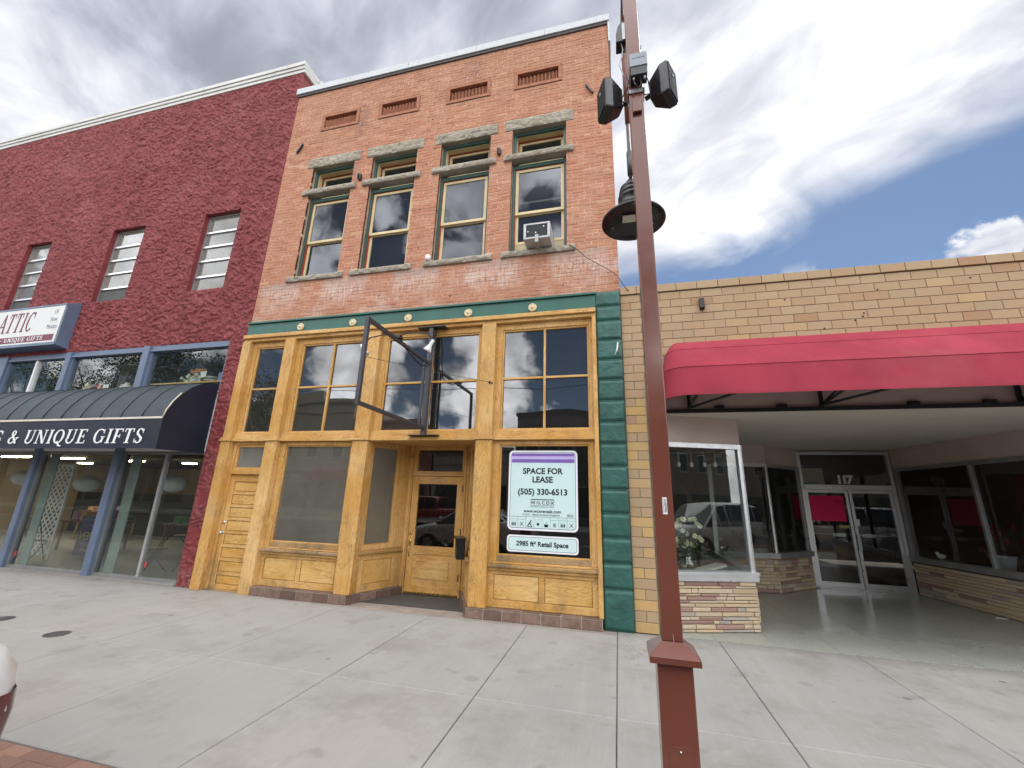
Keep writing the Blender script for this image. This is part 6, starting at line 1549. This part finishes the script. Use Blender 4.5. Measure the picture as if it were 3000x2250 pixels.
# ================================================================== VEHICLES
def vehicle(name, label, x_rear, yc, paint, kind, L, W, glassm, lights=True):
    """faces -X; local x runs from rear (0) to nose (L) towards -X"""
    t = thing(name, label, {'sedan': 'car', 'suv': 'SUV', 'pickup': 'pickup truck'}[kind], (x_rear, yc, -.12))
    def wx(s): return -s
    if kind == 'sedan':
        st = [(0, .70, .60, 1.08), (.03, .80, .45, 1.15), (.10, .855, .36, 1.19), (.28, .89, .32, 1.22), (.8, .905, .30, 1.20), (1.3, .91, .30, 1.12), (3.2, .91, .30, 1.0), (3.9, .90, .30, .93), (4.4, .86, .32, .80), (4.62, .76, .38, .70), (4.7, .62, .45, .62)]
        cab = [(.55, .66, 1.10), (1.15, .60, 1.50), (1.6, .58, 1.56), (2.3, .58, 1.57), (2.8, .58, 1.50), (3.55, .68, 1.02)]
        wheels = (.95, 3.75); wr = .33
    elif kind == 'suv':
        st = [(0, .86, .55, 1.12), (.06, .93, .45, 1.16), (.3, .97, .40, 1.18), (1.5, .99, .38, 1.16), (3.6, .99, .38, 1.14), (4.6, .97, .40, 1.10), (4.95, .92, .45, 1.0), (5.1, .80, .5, .85)]
        cab = [(.04, .84, 1.16), (.25, .78, 1.78), (.6, .76, 1.88), (2.6, .76, 1.88), (3.1, .76, 1.80), (3.85, .88, 1.15)]
        wheels = (1.05, 4.05); wr = .40
    else:
        st = [(0, .90, .60, 1.05), (.05, .95, .55, 1.10), (.5, .98, .50, 1.12), (2.0, .99, .48, 1.12), (4.3, .99, .48, 1.12), (5.3, .97, .48, 1.06), (5.6, .90, .52, .95), (5.7, .8, .55, .85)]
        cab = [(2.0, .84, 1.12), (2.15, .78, 1.75), (2.5, .76, 1.85), (3.5, .76, 1.85), (3.85, .78, 1.78), (4.5, .9, 1.12)]
        wheels = (1.1, 4.6); wr = .40
    def ring(w, zb, zt):
        h = zt-zb; q = [(w*.80, zt), (w*.91, zt-.03), (w*.975, zt-.11), (w, zb+h*.70), (w*.97, zb+h*.40), (w*.93, zb+.10), (w*.80, zb)]
        return [(-y, z) for y, z in q[::-1]][:6] + [(-w*.80, zt), (0, zt+.025)][1:] + q[:6] if False else [(-y, z) for y, z in q[::-1]][1:] + [(0, zt+.025)] + q[:-1]
    # resample stations smoothly
    ss = []
    for i in range(len(st)-1):
        k = 3 if st[i+1][0]-st[i][0] > .2 else 2
        for j in range(k):
            u = j/k; ss.append(tuple(st[i][q]*(1-u)+st[i+1][q]*u for q in range(4)))
    ss.append(st[-1])
    m = MB(); n = 13; vs = []
    for s, w, zb, zt in ss: vs += [(wx(s), y, z) for y, z in ring(w, zb, zt)]
    fs = [(i*n+j, i*n+j+1, (i+1)*n+j+1, (i+1)*n+j) for i in range(len(ss)-1) for j in range(n-1)]
    fs += [tuple(range(n-1, -1, -1)), tuple((len(ss)-1)*n+j for j in range(n))]
    m._add(vs, fs, smooth=True)
    part('body', m, paint, t, world=False)
    c = MB(); nc = 6; vs = []
    for s, w, z in cab:
        zl = 1.0 if kind == 'sedan' else 1.1
        vs += [(wx(s), -w-.14*(1.6-min(z, 1.6)) if False else -w, z-.05), (wx(s), -w*.9, z), (wx(s), 0, z+.03), (wx(s), w*.9, z), (wx(s), w, z-.05)]
    nc = 5
    fs = [(i*nc+j, i*nc+j+1, (i+1)*nc+j+1, (i+1)*nc+j) for i in range(len(cab)-1) for j in range(nc-1)]
    c._add(vs, fs, smooth=True)
    # skirts down to the belt
    zb_ = {'sedan': 1.03, 'suv': 1.12, 'pickup': 1.08}[kind]; wb = {'sedan': .84, 'suv': .92, 'pickup': .92}[kind]
    roof = part('cabin', c, paint, t, world=False)
    gl = MB()
    for sg in (-1, 1):
        for i in range(len(cab)-1):
            (s0, w0, z0), (s1, w1, z1) = cab[i], cab[i+1]
            q = [(wx(s0), sg*w0, z0-.05), (wx(s1), sg*w1, z1-.05), (wx(s1), sg*wb, zb_), (wx(s0), sg*wb, zb_)]
            gl._add(q, [(0, 1, 2, 3)] if sg < 0 else [(3, 2, 1, 0)])
    part('side_glass', gl, glassm, t, world=False)
    pil = MB()
    for sg in (-1, 1):
        for s in ((1.15, 2.1, 2.9) if kind == 'sedan' else ((.5, 1.7, 2.75, 3.2) if kind == 'suv' else (2.2, 3.0, 3.8))):
            zt = np.interp(s, [q[0] for q in cab], [q[2] for q in cab]); w_ = np.interp(s, [q[0] for q in cab], [q[1] for q in cab])
            pil.tube([(wx(s), sg*(w_+.006), zt-.04), (wx(s-.04), sg*(wb+.006), zb_)], .035, 4)
    part('pillars', pil, paint, t, world=False)
    (sa, wa, za), (sb, wb2, zb2) = cab[-2], cab[-1]
    part('windscreen', MB()._add([(wx(sa)-.01, -wa*.92, za), (wx(sb)-.01, -wb2*.92, zb2+.02), (wx(sb)-.01, wb2*.92, zb2+.02), (wx(sa)-.01, wa*.92, za)], [(0, 1, 2, 3)]), glassm, t, world=False)
    (sa, wa, za), (sb, wb2, zb2) = cab[0], cab[1]
    part('rear_window', MB()._add([(wx(sa)+.012, -wa*.88, za+.02), (wx(sa)+.012, wa*.88, za+.02), (wx(sb)+.012, wb2*.88, zb2-.02), (wx(sb)+.012, -wb2*.88, zb2-.02)], [(0, 1, 2, 3)]), glassm, t, world=False)
    for s in wheels:
        for sg in (-1, 1):
            yy = sg*(W/2-.11)
            wh = part('wheel', MB().lathe([(wr*.62, -.11), (wr*.96, -.11), (wr, -.07), (wr, .07), (wr*.96, .11), (wr*.62, .11)], (wx(s), yy, wr), 28, 'y'), plain('tyre_rubber', (.02, .02, .02), .8) if 'tyre_rubber' not in bpy.data.materials else bpy.data.materials['tyre_rubber'], t, world=False)
            rm = MB().lathe([(.001, sg*.07), (wr*.2, sg*.09), (wr*.25, sg*.06)], (wx(s), yy, wr), 20, 'y')
            for k in range(5):
                a = 2*math.pi*k/5; rm.tube([(wx(s)+.05*math.cos(a), yy+sg*.075, wr+.05*math.sin(a)), (wx(s)+wr*.6*math.cos(a), yy+sg*.085, wr+wr*.6*math.sin(a))], .03, 5)
            rm.lathe([(wr*.62, -.1), (wr*.56, 0), (wr*.62, .1)], (wx(s), yy, wr), 20, 'y')
            part('rim', rm, alum, wh, world=False)
    def wrap(z0, z1, s0, s1, mat, nm, sg):
        mm = MB(); vs = []; sl = np.linspace(s0, s1, 7); zl = np.linspace(z0, z1, 4)
        for s in sl:
            w_ = np.interp(s, [q[0] for q in st], [q[1] for q in st]); zb = np.interp(s, [q[0] for q in st], [q[2] for q in st]); zt = np.interp(s, [q[0] for q in st], [q[3] for q in st]); rg = ring(w_, zb, zt)[7:]
            zz = [p[1] for p in rg][::-1]; yy = [p[0] for p in rg][::-1]
            for z in zl: vs.append((wx(s)+(.008 if s < 1 else -.008), sg*(float(np.interp(z, zz, yy))+.006), float(z)))
        mm._add(vs, [(i*4+j, i*4+j+1, (i+1)*4+j+1, (i+1)*4+j) for i in range(6) for j in range(3)], smooth=True)
        part(nm, mm, mat, t, world=False)
    red = bpy.data.materials.get('red_lens') or plain('red_lens', (.10, .003, .006), .12, var=.3, scale=20, spec=.6)
    clear = bpy.data.materials.get('clear_lens') or plain('clear_lens', (.6, .62, .65), .15)
    for sg in (-1, 1):
        if kind == 'sedan': wrap(.76, 1.0, 0, .26, red, 'tail_light', sg); wrap(.58, .70, 4.35, 4.66, clear, 'headlight', sg)
        else: wrap(.85, 1.05, 0, .08, red, 'tail_light', sg); wrap(.80, .98, L-.35, L-.04, clear, 'headlight', sg)
    part('rear_bumper', MB().box(-.01, .03, -.55, .55, .42, .56), paint, t, world=False, bevel=.01)
    part('front_bumper', MB().box(wx(L)-.03, wx(L)+.05, -.55, .55, .42, .56), black, t, world=False, bevel=.01)
    part('licence_plate', MB().box(.031, .036, -.15, .15, .45, .55), white_p, t, world=False)
    mr_ = MB()
    for sg in (-1, 1): mr_.ball((wx(cab[-1][0]-.25), sg*(wb+.14), zb_+.10), .10, 10, 8, (.6, 1, .75))
    part('wing_mirror', mr_, paint, t, world=False)
    hd = MB()
    for sg in (-1, 1):
        for s in ((1.9, 2.75) if kind != 'pickup' else (2.9,)): hd.box(wx(s), wx(s)+.16, sg*.995-.01 if kind != 'sedan' else sg*.905-.01, sg*.995+.01 if kind != 'sedan' else sg*.905+.01, .93, .96)
    part('door_handle', hd, black, t, world=False)
    return t
def carpaint(name, c):
    k = M(name); k.col(c); k.rough(.25); k.b.inputs['Coat Weight'].default_value = .6; k.b.inputs['Coat Roughness'].default_value = .05; return k.m
car_glass = plain('tinted_glass', (.012, .014, .016), .05, var=.05, spec=.8)
vehicle('parked_car', 'white sedan whose red tail light corner shows at the left edge of the photo', -2.36, -5.90, carpaint('white_car_paint', (.68, .69, .70)), 'sedan', 4.7, 1.82, car_glass)
vehicle('parked_car', 'silver SUV parked right of the camera, mirrored in the shop glass', 11.9, -6.25, carpaint('silver_car_paint', (.60, .60, .59)), 'suv', 5.1, 1.98, car_glass)
vehicle('parked_car', 'red pickup truck parked across the street, mirrored in the door glass', -9.0, -17.8, carpaint('red_car_paint', (.30, .015, .02)), 'pickup', 5.7, 1.98, car_glass)

# ================================================================== OTHER SIDE OF THE STREET (seen mirrored in the glass)
def far_side():
    darkw = plain('dark_window', (.02, .022, .025), .15, spec=.8)
    def bld(label, x0, x1, h, col, wins=(), door=True, par=None, wm=None):
        t = thing('street_building', label, 'building', ((x0+x1)/2, -26, 0))
        mat = plain('facade_%d' % int(x0+100), col, .9, var=.12, scale=.8, bump=.2)
        part('wall', MB().box(x0, x1, -36, -24.0, 0, h), mat, t)
        part('cornice', MB().box(x0-.05, x1+.05, -24.2, -23.8, h-.001, h+.25).box(x0, x1, -24.0, -23.9, h-.9, h-.75), wm or mat, t)
        if par: part('parapet', MB().box(par[0], par[1], -24.3, -23.85, h+.26, h+par[2]), mat, t)
        n = max(2, int((x1-x0)/2.2))
        if h > 7:
            for k in range(n):
                x = x0+(k+.5)*(x1-x0)/n
                f = part('window', MB().box(x-.55, x+.55, -23.99, -23.93, 4.6, 6.4), white_p, t); part('pane', MB().box(x-.47, x+.47, -23.929, -23.92, 4.7, 6.3), darkw, f)
        for k in range(max(2, n-1)):
            w = (x1-x0)/max(2, n-1); x = x0+(k+.5)*w
            f = part('shop_window', MB().box(x-w*.42, x+w*.42, -23.99, -23.92, .5, 2.7), alum_d, t); part('pane', MB().box(x-w*.39, x+w*.39, -23.919, -23.91, .56, 2.62), darkw, f)
        return t
    a = bld('tan stone building with stepped parapet across the street', -34, -21.5, 9.4, (.52, .47, .37), par=(-31, -25, 1.0))
    bld('red brick building next to the tan one across the street', -21.3, -15, 7.6, (.38, .20, .15))
    bld('low pale shop across the street between two taller ones', -14.8, -7.6, 5.2, (.42, .38, .32))
    bld('dark topped building straight across the street', -7.4, 5.5, 7.9, (.12, .11, .11), wm=black)
    b = bld('cream shop with teal awning across the street', 5.7, 16.5, 6.2, (.50, .42, .30))
    bld('brown block at the right across the street', 16.7, 34, 7.4, (.30, .24, .19))
    bld('grey block at the far left across the street', -58, -38, 7.2, (.30, .30, .30)); bld('long brown block farthest left across the street', -90, -58.3, 8.4, (.26, .22, .19))
    s = thing('tax_office_sign', 'dark sign board with H&R BLOCK and a green square on the tan building', 'sign', (-26.5, -23.8, 2.9))
    part('board', MB().box(-30.5, -23.5, -23.90, -23.78, 2.75, 3.45), plain('grey_board', (.10, .10, .10), .6), s)
    text('lettering', 'H&R BLOCK', .48, white_p, s, (-27.3, -23.77, 3.1), .01, .006, rz=math.pi)
    part('green_square', MB().box(-29.6, -29.1, -23.775, -23.76, 2.88, 3.34), plain('green_print', (.2, .5, .08), .6), s)
    def aw(x0, x1, col, lb):
        t = thing('street_awning', lb, 'awning', ((x0+x1)/2, -23.4, 2.7))
        pr = [(-23.9, 3.7), (-23.3, 3.6), (-22.9, 3.3), (-22.75, 2.75), (-22.8, 2.75), (-23.9, 3.6)]
        part('canvas', MB().prism(pr, 'x', x0, x1), plain('canvas_%d' % int(x0+50), col, .7), t); return t
    aw(-24.5, -20.5, (.40, .03, .05), 'red dome awning on the tan building across the street')
    t = aw(6.2, 15.8, (.02, .16, .14), 'teal awning lettered CHRISTIAN SCIENCE READING ROOM across the street')
    text('lettering', 'CHRISTIAN SCIENCE READING ROOM', .40, white_p, t, (11, -22.70, 3.0), .005, .004, rz=math.pi)
    t = thing('number_sign', 'small blue sign with the number 110 across the street', 'sign', (3.8, -23.7, 3.3))
    part('board', MB().box(3.2, 4.6, -23.92, -23.8, 3.2, 4.1), plain('blue_board', (.03, .05, .15), .6), t); text('lettering', '110', .5, white_p, t, (3.9, -23.79, 3.65), .005, .01, rz=math.pi)
    # trees
    rr = random.Random(21)
    bark = plain('tree_bark', (.09, .07, .05), .9, bump=.5)
    def tree(x, y, h, r, lb, n=5200):
        t = thing('street_tree', lb, 'tree', (x, y, 0), 0, 'trees across the street')
        tr = MB().tube([(0, 0, 0), (.1, .05, h*.2), (.0, .1, h*.42), (.1, 0, h*.6)], [.28, .22, .17, .1], 8)
        lf = MB(); cl = []
        for k in range(26):
            a = rr.uniform(0, 6.28); q = rr.uniform(.2, 1)*r; zz = h*.62+rr.uniform(-.28, .36)*h; cl.append(Vector((q*math.cos(a), q*math.sin(a), zz)))
        for c in cl: tr.tube([(0, 0, h*rr.uniform(.25, .5)), tuple(c*.5+Vector((0, 0, h*.24))), tuple(c)], [.09, .05, .02], 5)
        for k in range(n):
            c = rr.choice(cl)+Vector((rr.gauss(0, 1), rr.gauss(0, 1), rr.gauss(0, .8)))*r*.19; d = Vector((rr.gauss(0, 1), rr.gauss(0, 1), rr.gauss(0, 1))).normalized()*.13; e = d.cross(Vector((rr.gauss(0, 1), rr.gauss(0, 1), 1))).normalized()*.06
            lf._add([c-d, c+e, c+d, c-e], [(0, 1, 2, 3)], rr.random())
        part('trunk', tr, bark, t, world=False); part('crown', lf, leafm, t, world=False)
    tree(-29.5, -20.3, 11.5, 3.0, 'tall leafy street tree nearest the tan building')
    tree(-36.5, -20.5, 15.0, 4.4, 'broad street tree left of the tan building', 7500); tree(-46, -20.5, 15.0, 4.6, 'leafy tree before the grey block along the opposite pavement', 7500); tree(-56, -20.5, 14.5, 4.8, 'farthest leafy tree along the opposite pavement', 7000)
    # overhead cable across the street
    pts = [(-30+6*k, -14, 8.2-.9*math.sin(math.pi*k/10)) for k in range(11)]
    solo('overhead_cable', MB().tube(pts, .02, 5), black, 'black overhead cable sagging above the street', 'cable', (0, -14, 8))
far_side()
